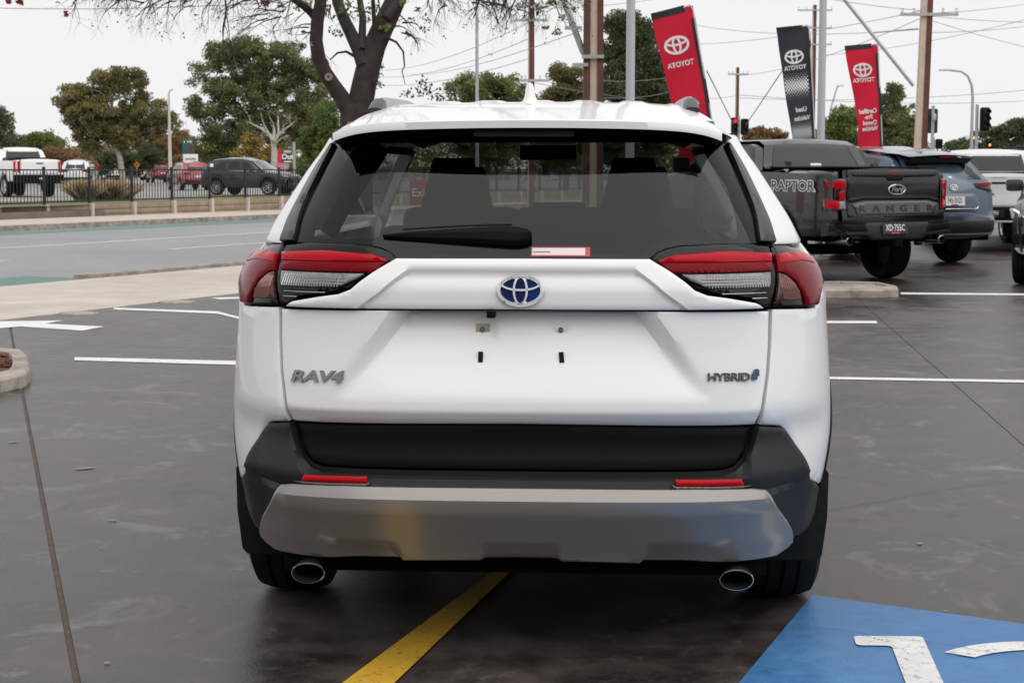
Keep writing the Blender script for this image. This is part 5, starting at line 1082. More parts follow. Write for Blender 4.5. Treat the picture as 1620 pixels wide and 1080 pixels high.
r, ww, hh, cz = post_sign('white_sign', 'white rounded sign with two dark lines of lettering above the crimson SUV', 301.5, 244, 268, 110, 24, SWHITE); bars(r, 'lettering', -ww * .32, ww * .36, cz + hh * .18, hh * .16, 7, SDARK, -.055); bars(r, 'lettering', -ww * .34, ww * .36, cz - hh * .06, hh * .16, 8, SDARK, -.055)
r, ww, hh, cz = post_sign('drive_out_sign', 'red and dark green sign reading Out by the bare pale tree', 451, 236, 258, 84, 23, SDK)
MB().box((-ww * .36, -.052, cz), (ww * .32, .02, hh * 1.02)).build('red_panel', SRED, r); MB().box((ww * .18, -.052, cz + hh * .32), (ww * .52, .01, hh * .17)).build('pale_strip', mat('sign_pink', (.68, .45, .45), .5), r); MB().box((ww * .18, -.052, cz - hh * .40), (ww * .52, .01, hh * .09)).build('pale_strip', SWHITE, r)
text('lettering', 'Out', hh * .52, SWHITE, r, frame((ww * .17, -.055, cz - hh * .06), (1, 0, 0), (0, 0, 1), (0, -1, 0)), .004, .012)
p_ = at(447, 263, 86); r = empty('round_banner', (p_.x, p_.y, .28), 0, 'faded pink half-round banner below the Out sign', 'banner')
mb = MB(); M = frame((0, 0, p_.z - .28), (1, 0, 0), (0, 0, 1), (0, -1, 0)); k_ = 86 / F_PX
mb.add([M @ Vector((11 * k_ * math.cos(t), 7 * k_ * math.sin(t), z)) for z in (0, .03) for t in np.linspace(0, 2 * math.pi, 20, endpoint=False)], [tuple(range(20, 40))] + [(i, (i + 1) % 20, 20 + (i + 1) % 20, 20 + i) for i in range(20)]); mb.build('face', mat('faded_pink', (.50, .22, .22), .6), r); MB().box((0, 0, -7 * k_ + p_.z - .28), (12 * k_, .08, 3 * k_)).build('red_base', mat('sign_maroon', (.16, .02, .02), .6), r); MB().box((0, .05, (p_.z - .28) / 2), (.08, .05, p_.z - .28)).build('post', GALV, r)
p_ = at(216.5, 260.5, 120); r = empty('orange_diamond_sign', (p_.x, p_.y, TZ), 0, 'orange diamond warning sign on a thin post', 'road sign'); s_ = 5.2 * 120 / F_PX
MB().box((0, 0, p_.z - TZ), (s_ * 1.42, .02, s_ * 1.42), ry=math.pi / 4).build('face', mat('sign_orange', (.70, .22, .03), .5), r); MB().box((0, -.012, p_.z - TZ), (s_ * .7, .01, s_ * .35)).build('symbol', SDARK, r); MB().tube([(0, .03, 0), (0, .03, p_.z - TZ)], .04, 6).build('post', GALV, r)
# red exit sign seen through the car
p_ = at(672, 305, 23); r = empty('exit_sign', (p_.x, p_.y, 0), 0, 'crimson sign reading Exit, seen through the white SUV glass', 'sign'); MB().box((0, 0, p_.z), (.40, .03, .34)).build('face', mat('exit_crimson', (.40, .01, .05), .5), r, bevel=.01); text('lettering', 'Exit', .15, SWHITE, r, frame((-.06, -.018, p_.z), (1, 0, 0), (0, 0, 1), (0, -1, 0)), .001, .002)
MB().box((0, .04, p_.z / 2), (.05, .04, p_.z + .3)).build('post', SWHITE, r)
# ---------------- poles
STEELB = mat('rust_brown_steel', (.12, .045, .032), .7, var=.3, vscale=3); CONC = mat('pole_concrete', (.58, .47, .37), .85, var=.15, vscale=3)
def stobie(name, label, px, Y, wpx, side, top=12., group='steel and concrete power poles', lean=0., arms=()):
    p = at(px, 400, Y); root = empty(name, (p.x, p.y, 0), 0, label, 'power pole', group); k = Y / F_PX; wv = wpx * k
    def col(nm, x0, x1, m, y0, y1, tp): mb = MB(); mb.add([(x0, y0, -.1), (x1, y0, -.1), (x1, y1, -.1), (x0, y1, -.1)] + [(x0 * .8 + lean, y0, tp), (x1 * .8 + lean, y0, tp), (x1 * .8 + lean, y1, tp), (x0 * .8 + lean, y1, tp)], [(0, 1, 5, 4), (1, 2, 6, 5), (2, 3, 7, 6), (3, 0, 4, 7), (4, 5, 6, 7)]); return mb.build(nm, m, root)
    if side == 'both': col('steel_flange', -wv * .5, -wv * .17, STEELB, -.12, .12, top * .82); col('concrete_core', -wv * .17, wv * .19, CONC, -.10, .10, top); col('steel_flange', wv * .19, wv * .5, STEELB, -.12, .12, top)
    elif side == 'left': col('concrete_core', -wv * .5, 0, CONC, -.10, .10, top); col('steel_flange', 0, wv * .5, STEELB, -.12, .12, top)
    else: col('concrete_core', -wv * .5, -wv * .3, CONC, -.10, .10, top); col('steel_flange', -wv * .3, wv * .5, STEELB, -.12, .12, top)
    for z, l0, l1 in arms:
        MB().box(((l0 + l1) / 2 + lean * z / top, -.15, z), (l1 - l0, .08, .08)).build('crossarm', GALV, root)
        for x in (l0 + .05, l0 * .5, l1 * .5, l1 - .05):
            mb = MB(); mb.lathe([(.02, 0), (.045, .04), (.02, .08), (.045, .12), (.01, .16)], frame((x + lean * z / top, -.15, z + .04), (0, 0, 1), (0, 1, 0), (1, 0, 0)), 8)
            mb.build('insulator', SWHITE, root)
    return root
zz = lambda py, Y: at(0, py, Y).z
s1 = stobie('power_pole', 'near power pole with pale concrete core between two brown steel flanges', 937, 25, 33, 'both', 9.)
for z, px0, px1 in ((zz(46, 25), 893, 920), (zz(91, 25), 920, 955), (zz(104, 25), 905, 930)): a, b = at(px0, 0, 25), at(px1, 0, 25); o = MB().box(((a.x + b.x) / 2 - s1.location.x, -.16, z), (b.x - a.x, .05, .05)).build('bracket', GALV, s1)
MB().tube([at(882, -40, 25) - s1.location, at(895, 10, 25) - s1.location, at(922, 82, 25) - s1.location, at(930, 92, 25) - s1.location], .045, 8).build('stay_tube', GALV, s1)
s2 = stobie('power_pole', 'brown power pole behind the roof antenna of the white SUV', 840, 58, 11, 'thin', 11.5, arms=((zz(12, 58), -.55, .55), (zz(33, 58), -.55, .55), (zz(128, 58), -.4, .6)))
s3 = stobie('power_pole', 'tall brown and cream power pole behind the cars on the right', 1450, 48, 19, 'left', 11., lean=.22, arms=((zz(24, 48), -.75, .85),))
MB().tube([at(1328, -10, 48) - s3.location, at(1445, 136, 48) - s3.location], .05, 8).build('stay_tube', GALV, s3); MB().tube([at(1380, 52, 48) - s3.location, at(1452, 46, 48) - s3.location], .025, 6).build('stay_arm', GALV, s3)
s4 = stobie('power_pole', 'small distant power pole with a crossarm above the red traffic light', 1163, 95, 6, 'thin', zz(107, 95), arms=((zz(118, 95), -.55, .60),))
s5 = stobie('power_pole', 'brown lattice-armed pole behind the black flag', 1282, 100, 7, 'thin', zz(14, 100) + .2, arms=((zz(17, 100), -1.0, 1.0), (zz(45, 100), -.3, 1.0), (zz(71, 100), -.3, 1.0)))
def pole(name, label, px, Y, r, z1, m, group, cat='pole', z0=0., taper=.75):
    p = at(px, 300, Y); root = empty(name, (p.x, p.y, z0), 0, label, cat, group); MB().tube([(0, 0, -.1), (0, 0, (z1 - z0) * .5), (0, 0, z1 - z0)], [r, r * (1 + taper) / 2, r * taper], 12).build('shaft', m, root, smooth=60); MB().box((0, 0, .015), (r * 4, r * 4, .03)).build('base_plate', m, root); return root
PALEG = mat('pale_grey_paint', (.50, .51, .53), .5)
pole('lamp_post', 'plain pale grey post between the near power pole and the red flag', 996, 23, .062, 6.5, PALEG, 'pale grey posts on the lot', taper=.9)
pole('lamp_post', 'tall pale grey post just right of the black flag', 1297, 26, .062, 6.5, PALEG, 'pale grey posts on the lot', taper=.85)
pole('light_column', 'slim grey light column left of the roof antenna', 755, 40, .042, 8, GALV, 'slim light columns', taper=.8)
lc = pole('street_light', 'pale street light column over the car park beside the green sign', 270, 95, .12, zz(150, 95), mat('pale_column', (.55, .52, .46), .7), 'street lights', 'street light', TZ, .5)
MB().tube([(0, 0, zz(150, 95) - TZ), (.05, 0, zz(144, 95) - TZ), (.22, 0, zz(142, 95) - TZ)], .04, 6).build('lamp_arm', GALV, lc)
pole('light_column', 'slim post right of the Out sign', 466, 72, .065, zz(225, 72), GALV, 'slim light columns', z0=TZ, taper=.9)
for px0, Y, top, reach, lab in ((1535, 70, 112, -1, 'curved street light on the right against the sky'), (1322, 120, 136, 1, 'far slanted street light between the black and red flags')):
    root = empty('street_light', (at(px0, 300, Y).x, Y, 0), 0, lab, 'street light', 'street lights'); z = zz(top, Y); o_ = root.location
    pts = [(0, 0, -.1), (0, 0, z - 1.1), (-.05, 0, z - .6), (-.22, 0, z - .22), (-.5, 0, z - .03), (-1.0, 0, z + .02)] if reach < 0 else [(-.6, 0, -.1), (-.45, 0, z - 1.6), (-.05, 0, z - .15), (.05, 0, z)]
    MB().tube(pts, [.08, .06, .055, .05, .045, .04][:len(pts)], 8).build('column', GALV, root, smooth=60)
    e = Vector(pts[-1]); MB().box(e + Vector((reach * .15, 0, 0)), (.5, .16, .07)).build('lamp_head', PALEG, root, bevel=.02)
# ---------------- overhead wires
WIRE = mat('wire_grey', (.20, .20, .21), .6)
def wire(a, b, Ya, Yb, sag, r=.008, lab='thin overhead power line crossing the pale sky'):
    p0, p1 = at(*a, Ya), at(*b, Yb); pts = [p0 + (p1 - p0) * t + Vector((0, 0, -4 * sag * t * (1 - t))) for t in np.linspace(0, 1, 15)]; mb = MB().tube([p - p0 for p in pts], r, 4); o = mb.build('power_line', WIRE, None); o.location = p0; tag(o, lab, 'power line', 'overhead power lines'); return o
WLAB = ['power line from the top edge in to the crossarm of the tall brown pole', 'power line rising from the tall brown pole to the top right corner', 'power line running nearly level right of the tall brown pole crossarm', 'power line sloping down right of the tall brown pole to the edge', 'power line from behind the red flag to the stay of the tall brown pole', 'power line rising gently right from below the tall brown pole crossarm', 'power line climbing from the first red flag to the tall brown pole', 'power line from the small distant pole up to the tall brown pole', 'power line leaving the pole behind the antenna towards the top of the near power pole', 'highest of the faint lines between street tree and the pole behind the antenna', 'second faint line between street tree and the pole behind the antenna', 'faint line from the street tree to the bracket of the near power pole', 'lowest faint line between street tree and the pole behind the antenna', 'low line right of the small distant pole, behind both right flags', 'low line right of the small distant pole, reaching the right edge above the traffic lights', 'line across the tall dense tree, upper of two', 'line across the tall dense tree, lower of two', 'line from the pole behind the antenna to the small distant pole', 'line climbing behind the last red flag to the top right corner']
wire((-40, 12), (560, -4), 38, 30, .1, .007, 'thin power line through the bare twigs, top left')
for a, b, Ya, Yb, sg in (((1252, -12), (1455, 17), 45, 48, .05), ((1455, 22), (1700, -8), 48, 60, .12), ((1455, 24), (1720, 35), 48, 62, .1), ((1455, 27), (1720, 95), 48, 60, .1), ((1100, 40), (1455, 47), 80, 48, .25), ((1455, 52), (1720, 25), 48, 64, .15), ((1100, 70), (1455, 18), 90, 48, .2), ((1163, 120), (1455, 30), 95, 48, .35), ((840, 14), (1163, -30), 58, 80, .3), ((600, 112), (840, 34), 100, 58, .4), ((600, 122), (840, 60), 100, 58, .4), ((650, 118), (925, 47), 110, 40, .3), ((600, 135), (840, 92), 100, 58, .3), ((1163, 150), (1620, 160), 95, 120, .3), ((1163, 155), (1720, 132), 95, 90, .4), ((955, 128), (1100, 110), 60, 80, .2), ((955, 155), (1090, 135), 60, 80, .2), ((840, 130), (1163, 152), 58, 95, .4), ((1300, 88), (1720, 5), 90, 60, .3)):
    wire(a, b, Ya, Yb, sg, .0075 * max(1, (Ya + Yb) / 110), WLAB.pop(0))
for a, b, lab in (((1118, 112), (1160, 196), 'guy wire from the red flag down to the traffic light'), ((1238, 112), (1180, 198), 'guy wire from the black flag down to the traffic light')):
    p0, p1 = at(*a, 27), at(*b, 34); o = MB().tube([p0 - p0, p1 - p0], .009, 5).build('guy_wire', mat('guy_dark', (.06, .06, .06), .5), None); o.location = p0; tag(o, lab, 'guy wire')
# ---------------- traffic lights
LRED = mat('lit_red', (.6, .02, .02), .3, emit=(1, .02, .03), estr=1.3); LAMB = mat('lit_amber', (.6, .3, .02), .3, emit=(1, .42, .08), estr=1.6); OFFL = mat('unlit_lens', (.03, .012, .012), .2)
def signal(name, label, px, py0, py1, Y, back=False, lit=None, hw=None, postx=0., dual=False):
    a, b = at(px, py0, Y), at(px, py1, Y); hgt = a.z - b.z; hw = hw or hgt * .42; root = empty(name, (a.x, Y, 0), 0, label, 'traffic light', 'traffic lights at the junction'); cz = (a.z + b.z) / 2
    MB().tube([(postx, .05, -.1), (postx, .05, a.z + hgt * .12)], hgt * .07, 8).build('post', GALV, root, smooth=60)
    bk = MB(); M = frame((0, -.02, cz), (1, 0, 0), (0, 0, 1), (0, -1, 0)); pl_ = rounded([(-hw / 2, -hgt / 2), (hw / 2, -hgt / 2), (hw / 2, hgt / 2), (-hw / 2, hgt / 2)], hw * .25); n = len(pl_); y0 = -.03 if not back else .10
    bk.add([M @ Vector((*p, z)) for z in (0, .03) for p in pl_], [tuple(range(n - 1, -1, -1)), tuple(range(n, 2 * n))] + [(i, (i + 1) % n, n + (i + 1) % n, n + i) for i in range(n)]); board = bk.build('target_board', BLACKST, root)
    if back: board.location.y = .12; MB().box((0, -.06, cz + hgt * .15), (hw * .35, .16, hgt * .28)).build('junction_box', GALV, root, bevel=.02); return root
    MB().box((0, -.14, cz), (hw * .55, .18, hgt * .9)).build('lamp_case', BLACKPL, root, bevel=.02)
    for i in range(3):
        z = cz + hgt * .29 * (1 - i); Mx = frame((0, -.235, z), (0, -1, 0), (1, 0, 0), (0, 0, 1)); l_ = MB().lathe([(.001, .01), (hgt * .11, 0)], Mx, 16).build('lens', (LRED if i == 0 else LAMB if i == 1 else OFFL) if lit == i else OFFL, root)
        mb = MB(); vs = [Vector((hgt * .125 * math.cos(t), y, z + hgt * .125 * math.sin(t))) for y in (-.235, -.40) for t in np.linspace(-.3, math.pi + .3, 10)]; mb.add(vs, [(j, j + 1, 11 + j, 10 + j) for j in range(9)]); mb.build('visor', BLACKPL, l_)
    return root
signal('traffic_light', 'pair of signal heads on the left post, its twin dark', 1178, 188, 214, 62, lit=None, hw=.30, postx=-.2)
signal('traffic_light', 'red-lit traffic light above the grey pickup cab', 1162, 186, 214, 62.3, lit=0, hw=.26, postx=.17)
signal('traffic_light', 'back of a traffic light beside the tall brown power pole', 1477, 172, 211, 44, back=True)
signal('traffic_light', 'red-lit traffic light half hidden by the tall brown power pole', 1460, 200, 222, 66, lit=0, hw=.22)
signal('traffic_light', 'small dark signal box low beside the back-facing traffic light', 1485, 220, 236, 52, hw=.22, postx=-.12)
signal('traffic_light', 'large unlit traffic light on the far right post', 1558, 170, 208, 46, hw=.27, postx=-.19)
signal('traffic_light', 'distant amber-lit traffic light left of the far right post', 1539, 207, 229, 75, lit=1, hw=.26)
signal('traffic_light', 'low distant amber-lit traffic light near the right edge', 1564, 219, 240, 90, lit=1, hw=.28)
# ---------------- dealer flags (seen from the back, so their print is mirrored)
FBLK = mat('flag_sleeve', (.015, .015, .017), .7)
def flag(label, corners, Y, colr, words, wave, seed, dots=False):
    """corners: picture points TL, TR, BR, BL at distance Y; the cloth is a waved sheet"""
    tl, trr, br, bl_ = [at(*c, Y) for c in corners]; o_ = Vector((br.x, Y, 0)); root = empty('dealer_flag', o_, 0, label, 'flag', 'dealer flags on the lot')
    rs_ = random.Random(seed); ph = rs_.uniform(0, 6)
    def C_(u, v, off=0.):
        L_ = tl + (bl_ - tl) * v; R_ = trr + (br - trr) * v
        bend = wave * math.sin(v * 3.1) ** 2; p = L_ + (R_ - L_) * u; p = p + Vector((bend * (1 - u), 0, 0)); d = .05 * math.sin(5 * v + ph + 2 * u) * (1 - u * .6) + .02 * math.sin(17 * v + 3 * u + ph); return p + Vector((0, d - off, 0)) - o_
    nu_, nv = 12, 60
    def patch(nm, u0, u1, v0, v1, m, off): return MB().add([C_(u0 + (u1 - u0) * i / nu_, v0 + (v1 - v0) * j / nv, off) for j in range(nv + 1) for i in range(nu_ + 1)], [(j * (nu_ + 1) + i, j * (nu_ + 1) + i + 1, (j + 1) * (nu_ + 1) + i + 1, (j + 1) * (nu_ + 1) + i) for j in range(nv) for i in range(nu_)]).build(nm, m, root, smooth=180)
    cl = patch('cloth', 0, 1, 0, 1, colr, 0); patch('top_sleeve', -.01, .80, -.012, .022, FBLK, .004); patch('pole_sleeve', .90, 1.01, .06, 1, FBLK, .004)
    pts = [C_(.78, 0), C_(.93, .0) + Vector((0, 0, .02)), C_(.985, .02), C_(.985, .06), C_(.985, .5), C_(.985, 1.0)]; low = pts[-1]; MB().tube(pts + [Vector((low.x + .03, low.y, 0))], .012, 8).build('pole', PALEG, root, smooth=60)
    wid = (trr - tl).length; hgt = (tl - bl_).length
    def put(me): 
        for vtx in me.vertices: p = C_(vtx.co.x, vtx.co.y, .006 + vtx.co.z); vtx.co = p
    mb = MB(); M = Matrix.Diagonal((1 / wid, -1 / hgt, 1, 1)); cu, cv_ = .45, words[0]
    oval_emblem(mb, Matrix.Translation((cu, cv_, 0)) @ M, wid * .31, .0); lo = mb.build('print', LETW, cl); put(lo.data)
    for s, sz, v in words[1]:
        t = text('print', s, sz * wid, LETW, cl, Matrix.Translation((cu if v < .5 else .50, v, 0)) @ Matrix.Diagonal((-1 / wid, -1 / hgt, 1, 1)), 0, .003); put(t.data)
    if dots:
        mb = MB()
        for j in range(14):
            for i in range(9):
                u = .05 + i * .098 + (j % 2) * .049; fade = math.exp(-((j - 6) / 4.5) ** 2) * 1.1 + .05
                for v0, kk in ((.315, 1.), (.64, .8)):
                    v = v0 + j * .0135; rr = .030 * fade * kk * (1 if v0 < .8 else min(1, .3 + j / 12))
                    if u < .88 and v < 1.0: mb.add([(u - rr, v - rr * wid / hgt, 0), (u + rr, v - rr * wid / hgt, 0), (u + rr, v + rr * wid / hgt, 0), (u - rr, v + rr * wid / hgt, 0)], [(0, 1, 2, 3)])
        d_ = mb.build('dot_print', LETW, cl); put(d_.data); d_['kind'] = 'stuff'
    return root
FRED = mat('flag_red', (.60, .022, .05), .85, spec=.1); FDK = mat('flag_charcoal', (.045, .050, .062), .85, spec=.1)
flag('red flag with mirrored logo nearest the white SUV roof', [(1031, 25), (1096, 9), (1150, 330), (1085, 335)], 27, FRED, (.17, [('TOYOTA', .165, .265), ('Certified', .15, .47)]), .08, 1)
flag('charcoal flag with mirrored Used Vehicles print and dot pattern', [(1228, 47), (1281, 41), (1292, 270), (1262, 275)], 29, FDK, (.20, [('TOYOTA', .18, .275), ('Used', .20, .565), ('Vehicles', .19, .625)]), .0, 2, True)
flag('red flag with mirrored Certified Pre-Owned Vehicles print, right of the tall pale post', [(1338, 75), (1389, 71), (1400, 300), (1352, 303)], 31, FRED, (.165, [('TOYOTA', .18, .235), ('Certified', .195, .450), ('Pre-', .195, .490), ('Owned', .195, .530), ('Vehicles', .195, .570)]), .12, 3)
# ---------------- background trees
tree('gum_tree', 'broad olive gum tree with pale leaning trunk behind the orange sign', 196, 290, 115, [(185, 130, 45, 26), (125, 160, 34, 24), (160, 185, 55, 34), (225, 180, 45, 34), (258, 195, 24, 20), (200, 215, 45, 22), (150, 225, 30, 18)], GUM2, BARKG, 150, 15000, (.28, .62), .18, [(190, 250), (180, 225), (172, 200), (178, 160)], tr=.22)
tree('gum_tree', 'largest gum tree, tall and wide, behind the black SUV', 400, 285, 125, [(350, 85, 26, 18), (400, 85, 55, 26), (455, 95, 45, 28), (330, 130, 34, 34), (395, 140, 60, 36), (465, 150, 48, 42), (310, 170, 18, 24), (360, 195, 50, 32), (430, 205, 60, 40), (495, 200, 34, 40), (340, 230, 40, 25), (482, 112, 32, 28), (508, 150, 24, 36)], GUM, BARKB, 240, 26000, (.30, .75), .19, [(400, 240), (395, 190), (400, 130)], tr=.25)
tree('dark_tree', 'dark tree cut off by the left edge', 2, 275, 100, [(2, 215, 26, 28), (-30, 200, 40, 40), (10, 240, 24, 20)], DKGREEN, BARKB, 50, 5000, (.3, .6), .18)
tree('round_tree', 'low rounded green tree between the left edge and the broad gum', 62, 280, 120, [(62, 225, 26, 17), (85, 235, 30, 22), (40, 240, 22, 15), (70, 250, 44, 16), (68, 213, 10, 8)], GREEN, BARKB, 60, 6000, (.25, .55), .17)
tree('brown_shrub', 'russet brown shrub under the left side of the broad gum', 100, 285, 108, [(95, 250, 30, 16), (120, 262, 30, 16), (75, 258, 18, 12)], BROWN, BARKB, 40, 4000, (.25, .5), .15, tr=.06, cat='shrub')
tree('dark_shrub', 'dark shrub mass behind the red-shirted person', 160, 285, 125, [(150, 255, 40, 20), (200, 255, 34, 22), (230, 250, 24, 24)], DKGREEN, BARKB, 60, 6500, (.3, .6), .17, tr=.07, cat='shrub')
tree('ochre_tree', 'ochre autumn tree behind the pale street light', 268, 280, 140, [(262, 230, 26, 22), (290, 225, 24, 20), (245, 245, 22, 18), (275, 255, 30, 16)], BROWN, BARKB, 60, 6000, (.3, .6), .19)
tree('dark_shrub', 'dark hedge behind the green sign and white sign', 330, 285, 150, [(320, 250, 38, 24), (370, 255, 38, 24), (420, 255, 30, 22), (350, 275, 60, 15)], DKGREEN, BARKB, 70, 7000, (.35, .7), .2, tr=.08, cat='shrub')
tree('yellow_tree', 'yellow autumn tree just left of the bare pale tree', 398, 275, 100, [(392, 222, 16, 12), (405, 235, 22, 16), (385, 240, 14, 10), (412, 250, 18, 14)], AUT, BARKB, 30, 900, (.15, .35), .15, tr=.06)
tree('green_tree', 'mottled green tree behind the left roof pillar of the white SUV', 505, 290, 105, [(500, 225, 28, 30), (480, 262, 26, 14), (520, 200, 22, 40), (525, 240, 20, 30), (470, 275, 20, 10)], GREEN, BARKB, 70, 7000, (.25, .5), .16)
tree('round_tree', 'olive tree rising over the SUV roof left of the antenna', 770, 285, 95, [(745, 140, 34, 20), (790, 132, 34, 20), (820, 150, 30, 18), (770, 175, 60, 40), (770, 230, 60, 40)], GUM, BARKB, 120, 12000, (.28, .6), .16)
tree('round_tree', 'olive tree between the roof antenna and the near power pole', 895, 285, 85, [(895, 120, 26, 18), (905, 145, 34, 18), (870, 155, 20, 14), (890, 190, 45, 30), (890, 235, 45, 35)], GUM2, BARKB, 100, 10000, (.22, .5), .14)
tree('tall_tree', 'tall dense tree behind the near power pole and pale post', 985, 290, 75, [(985, 40, 30, 20), (1015, 60, 32, 26), (975, 85, 34, 28), (1020, 100, 34, 30), (985, 130, 45, 30), (1030, 140, 40, 28), (990, 180, 55, 36), (1000, 230, 60, 40), (1055, 160, 24, 30)], DKGREEN, BARKB, 220, 24000, (.22, .5), .13, tr=.25)
tree('bushy_tree', 'bushy tree behind the foot of the tall pale post', 1330, 275, 80, [(1325, 190, 22, 20), (1350, 185, 22, 18), (1312, 215, 22, 22), (1345, 215, 30, 24), (1330, 245, 40, 25)], GREEN, BARKB, 80, 8000, (.2, .45), .13)
tree('leafy_tree', 'leafy tree between the right red flag and the tall brown pole', 1415, 275, 85, [(1415, 152, 20, 16), (1400, 175, 22, 18), (1430, 185, 22, 22), (1410, 205, 34, 24), (1425, 235, 34, 24)], GUM, BARKB, 90, 9000, (.22, .48), .14)
tree('wide_tree', 'wide low tree at the right edge beyond the traffic lights', 1590, 275, 110, [(1600, 205, 30, 14), (1570, 215, 22, 14), (1620, 225, 40, 20), (1575, 232, 36, 16), (1520, 232, 20, 10), (1650, 210, 40, 20)], DKGREEN, BARKB, 90, 9000, (.28, .55), .17)
tree('rust_shrub', 'rusty autumn shrub left of the black flag above the pickup cab', 1215, 275, 100, [(1200, 212, 20, 9), (1225, 215, 22, 8), (1188, 220, 14, 8), (1215, 235, 40, 16)], BROWN, BARKB, 45, 4000, (.2, .4), .15, tr=.06, cat='shrub')
# far wood that closes the horizon
wc = []
for x0, x1, y0, y1, Y, nn in ((-60, 560, 222, 262, 190, 260), (-900, -60, 215, 262, 190, 260), (560, 1130, 215, 262, 170, 200), (1120, 1720, 238, 262, 210, 160)):
    for i in range(nn): x = rng.uniform(x0, x1); p = at(x, rng.uniform(y0 + 10 * math.sin(x * .05), 285), Y + rng.uniform(-12, 12)); wc.append((p.x, p.y, max(.5, p.z), rng.uniform(.7, 1.6)))
o = leaves('far_wood', wc, 1., 54000, .42, GUM2, None); tag(o, 'far dark belt of trees and hedges closing the horizon', 'trees', kind='stuff')
# bare pale tree by the Out sign
def grow(mb, p, d, L, r, depth, rnd_, spread=.55, up=.0, seg=4, droop=0., kids=(2, 3), shrink=.72):
    pts = [p]; rr = [r]; q = p.copy(); dv = d.copy()
    for i in range(seg):
        dv = (dv + Vector((rnd_.gauss(0, .14), rnd_.gauss(0, .14), rnd_.gauss(0, .10) + up - droop * (i + 1) / seg))).normalized(); q = q + dv * (L / seg); pts.append(q.copy()); rr.append(r * (1 - .55 * (i + 1) / seg))
    mb.tube(pts, rr, 3 if r < .006 else 5 if r < .03 else 8, False); tips = []
    if depth == 0: return [pts[-1]]
    for k in range(rnd_.randint(*kids)):
        i = rnd_.randint(max(1, seg - 3), seg); nd = (dv + Vector((rnd_.gauss(0, spread), rnd_.gauss(0, spread), rnd_.gauss(0, spread * .7)))).normalized(); tips += grow(mb, pts[i], nd, L * shrink * rnd_.uniform(.7, 1.15), rr[i] * .72, depth - 1, rnd_, spread, up, seg, droop, kids, shrink)
    return tips
b = at(434, 268, 90); root = empty('bare_tree', (b.x, b.y, TZ), 0, 'leafless pale-barked tree left of the Out sign', 'tree'); mb = MB(); rr_ = random.Random(5)
o2 = root.location
def lp_(x, y, dy=0.): q = at(x, y, 90 + dy); return q - Vector(o2)
for pts, rad_ in (([(434, 290), (434, 268), (434, 240), (432, 222)], [.20, .18, .16, .14]), ([(432, 222), (425, 212), (412, 203), (398, 196), (390, 192)], [.11, .08, .055, .035, .015]), ([(432, 222), (434, 208), (432, 196), (428, 187)], [.10, .07, .045, .02]), ([(434, 225), (441, 212), (440, 195), (440, 184)], [.10, .07, .05, .02]), ([(438, 216), (450, 205), (460, 198), (467, 192)], [.08, .055, .035, .012]), ([(434, 230), (446, 218), (458, 215)], [.06, .03, .01]), ([(426, 213), (418, 198), (415, 188)], [.06, .035, .01])):
    mb.tube([lp_(x, y, rr_.uniform(-.6, .6) if i > 1 else 0) for i, (x, y) in enumerate(pts)], rad_, 8)
for px_, py_ in ((398, 196), (428, 190), (440, 190), (460, 198), (415, 192), (448, 206)): grow(mb, lp_(px_, py_), Vector((rr_.uniform(-.4, .4), 0, 1)), .5, .018, 2, rr_)
mb.build('trunk', BARKG, root, smooth=60)
# ---------------- street tree behind the SUV: dark trunk, bare twigs, last leaves
YT = 21.; b = at(562, 445, YT); root = empty('street_tree', (b.x, b.y, 0), 0, 'nearly bare street tree with dark forked trunk rising behind the SUV roof', 'tree'); o2 = Vector(root.location); rr_ = random.Random(3)
def T_(x, y, dy=0.): return at(x, y, YT + dy) - o2
mb = MB(); kpx = YT / F_PX
limbs = [([(566, 450), (564, 330), (563, 240), (562, 180), (563, 165)], [.24, .21, .20, .19, .17], 0), ([(556, 180), (541, 155), (527, 135), (514, 115), (504, 92), (500, 65), (502, 35), (507, 5), (508, -40)], [.125, .10, .092, .088, .085, .08, .078, .072, .06], -.35), ([(568, 178), (575, 140), (583, 105), (593, 72), (605, 45), (617, 20), (630, -8), (650, -60)], [.165, .155, .15, .14, .135, .13, .12, .09], .25), ([(577, 105), (568, 80), (556, 55), (544, 30), (534, 5), (528, -40)], [.10, .088, .08, .072, .066, .05], .45), ([(573, 80), (573, 55), (574, 30), (569, 0), (560, -40)], [.06, .048, .044, .038, .03], .7), ([(593, 62), (592, 35), (590, 0), (588, -40)], [.035, .028, .025, .02], -.3), ([(505, 35), (492, 20), (478, 8), (455, -8), (400, -30), (330, -50), (240, -60)], [.06, .05, .045, .045, .04, .03, .015], -.8), ([(612, 30), (640, -10), (690, -40), (760, -50), (840, -40)], [.06, .055, .045, .035, .015], .6), ([(574, 100), (562, 90), (548, 82), (534, 84), (522, 95)], [.024, .02, .016, .012, .007], .3), ([(612, 60), (627, 67), (638, 82), (640, 105), (636, 113), (641, 134)], [.018, .015, .012, .009, .007, .004], 0)]
for pts, rad_, dy in limbs: mb.tube([T_(x, y, dy * i / len(pts)) for i, (x, y) in enumerate(pts)], rad_, 10, True)
tips = []
for (pts, rad_, dy), L_, dp in zip(limbs[1:8], (1.5, 2.0, 1.6, 1.2, .9, .8, .8), (4, 4, 4, 3, 3, 3, 3)):
    tips.extend(grow(mb, T_(*pts[-1], dy * (len(pts) - 1) / len(pts)), (T_(*pts[-1]) - T_(*pts[-2])).normalized(), L_, rad_[-1], dp, rr_, .5, .06, 5, 0, (3, 4), .74))
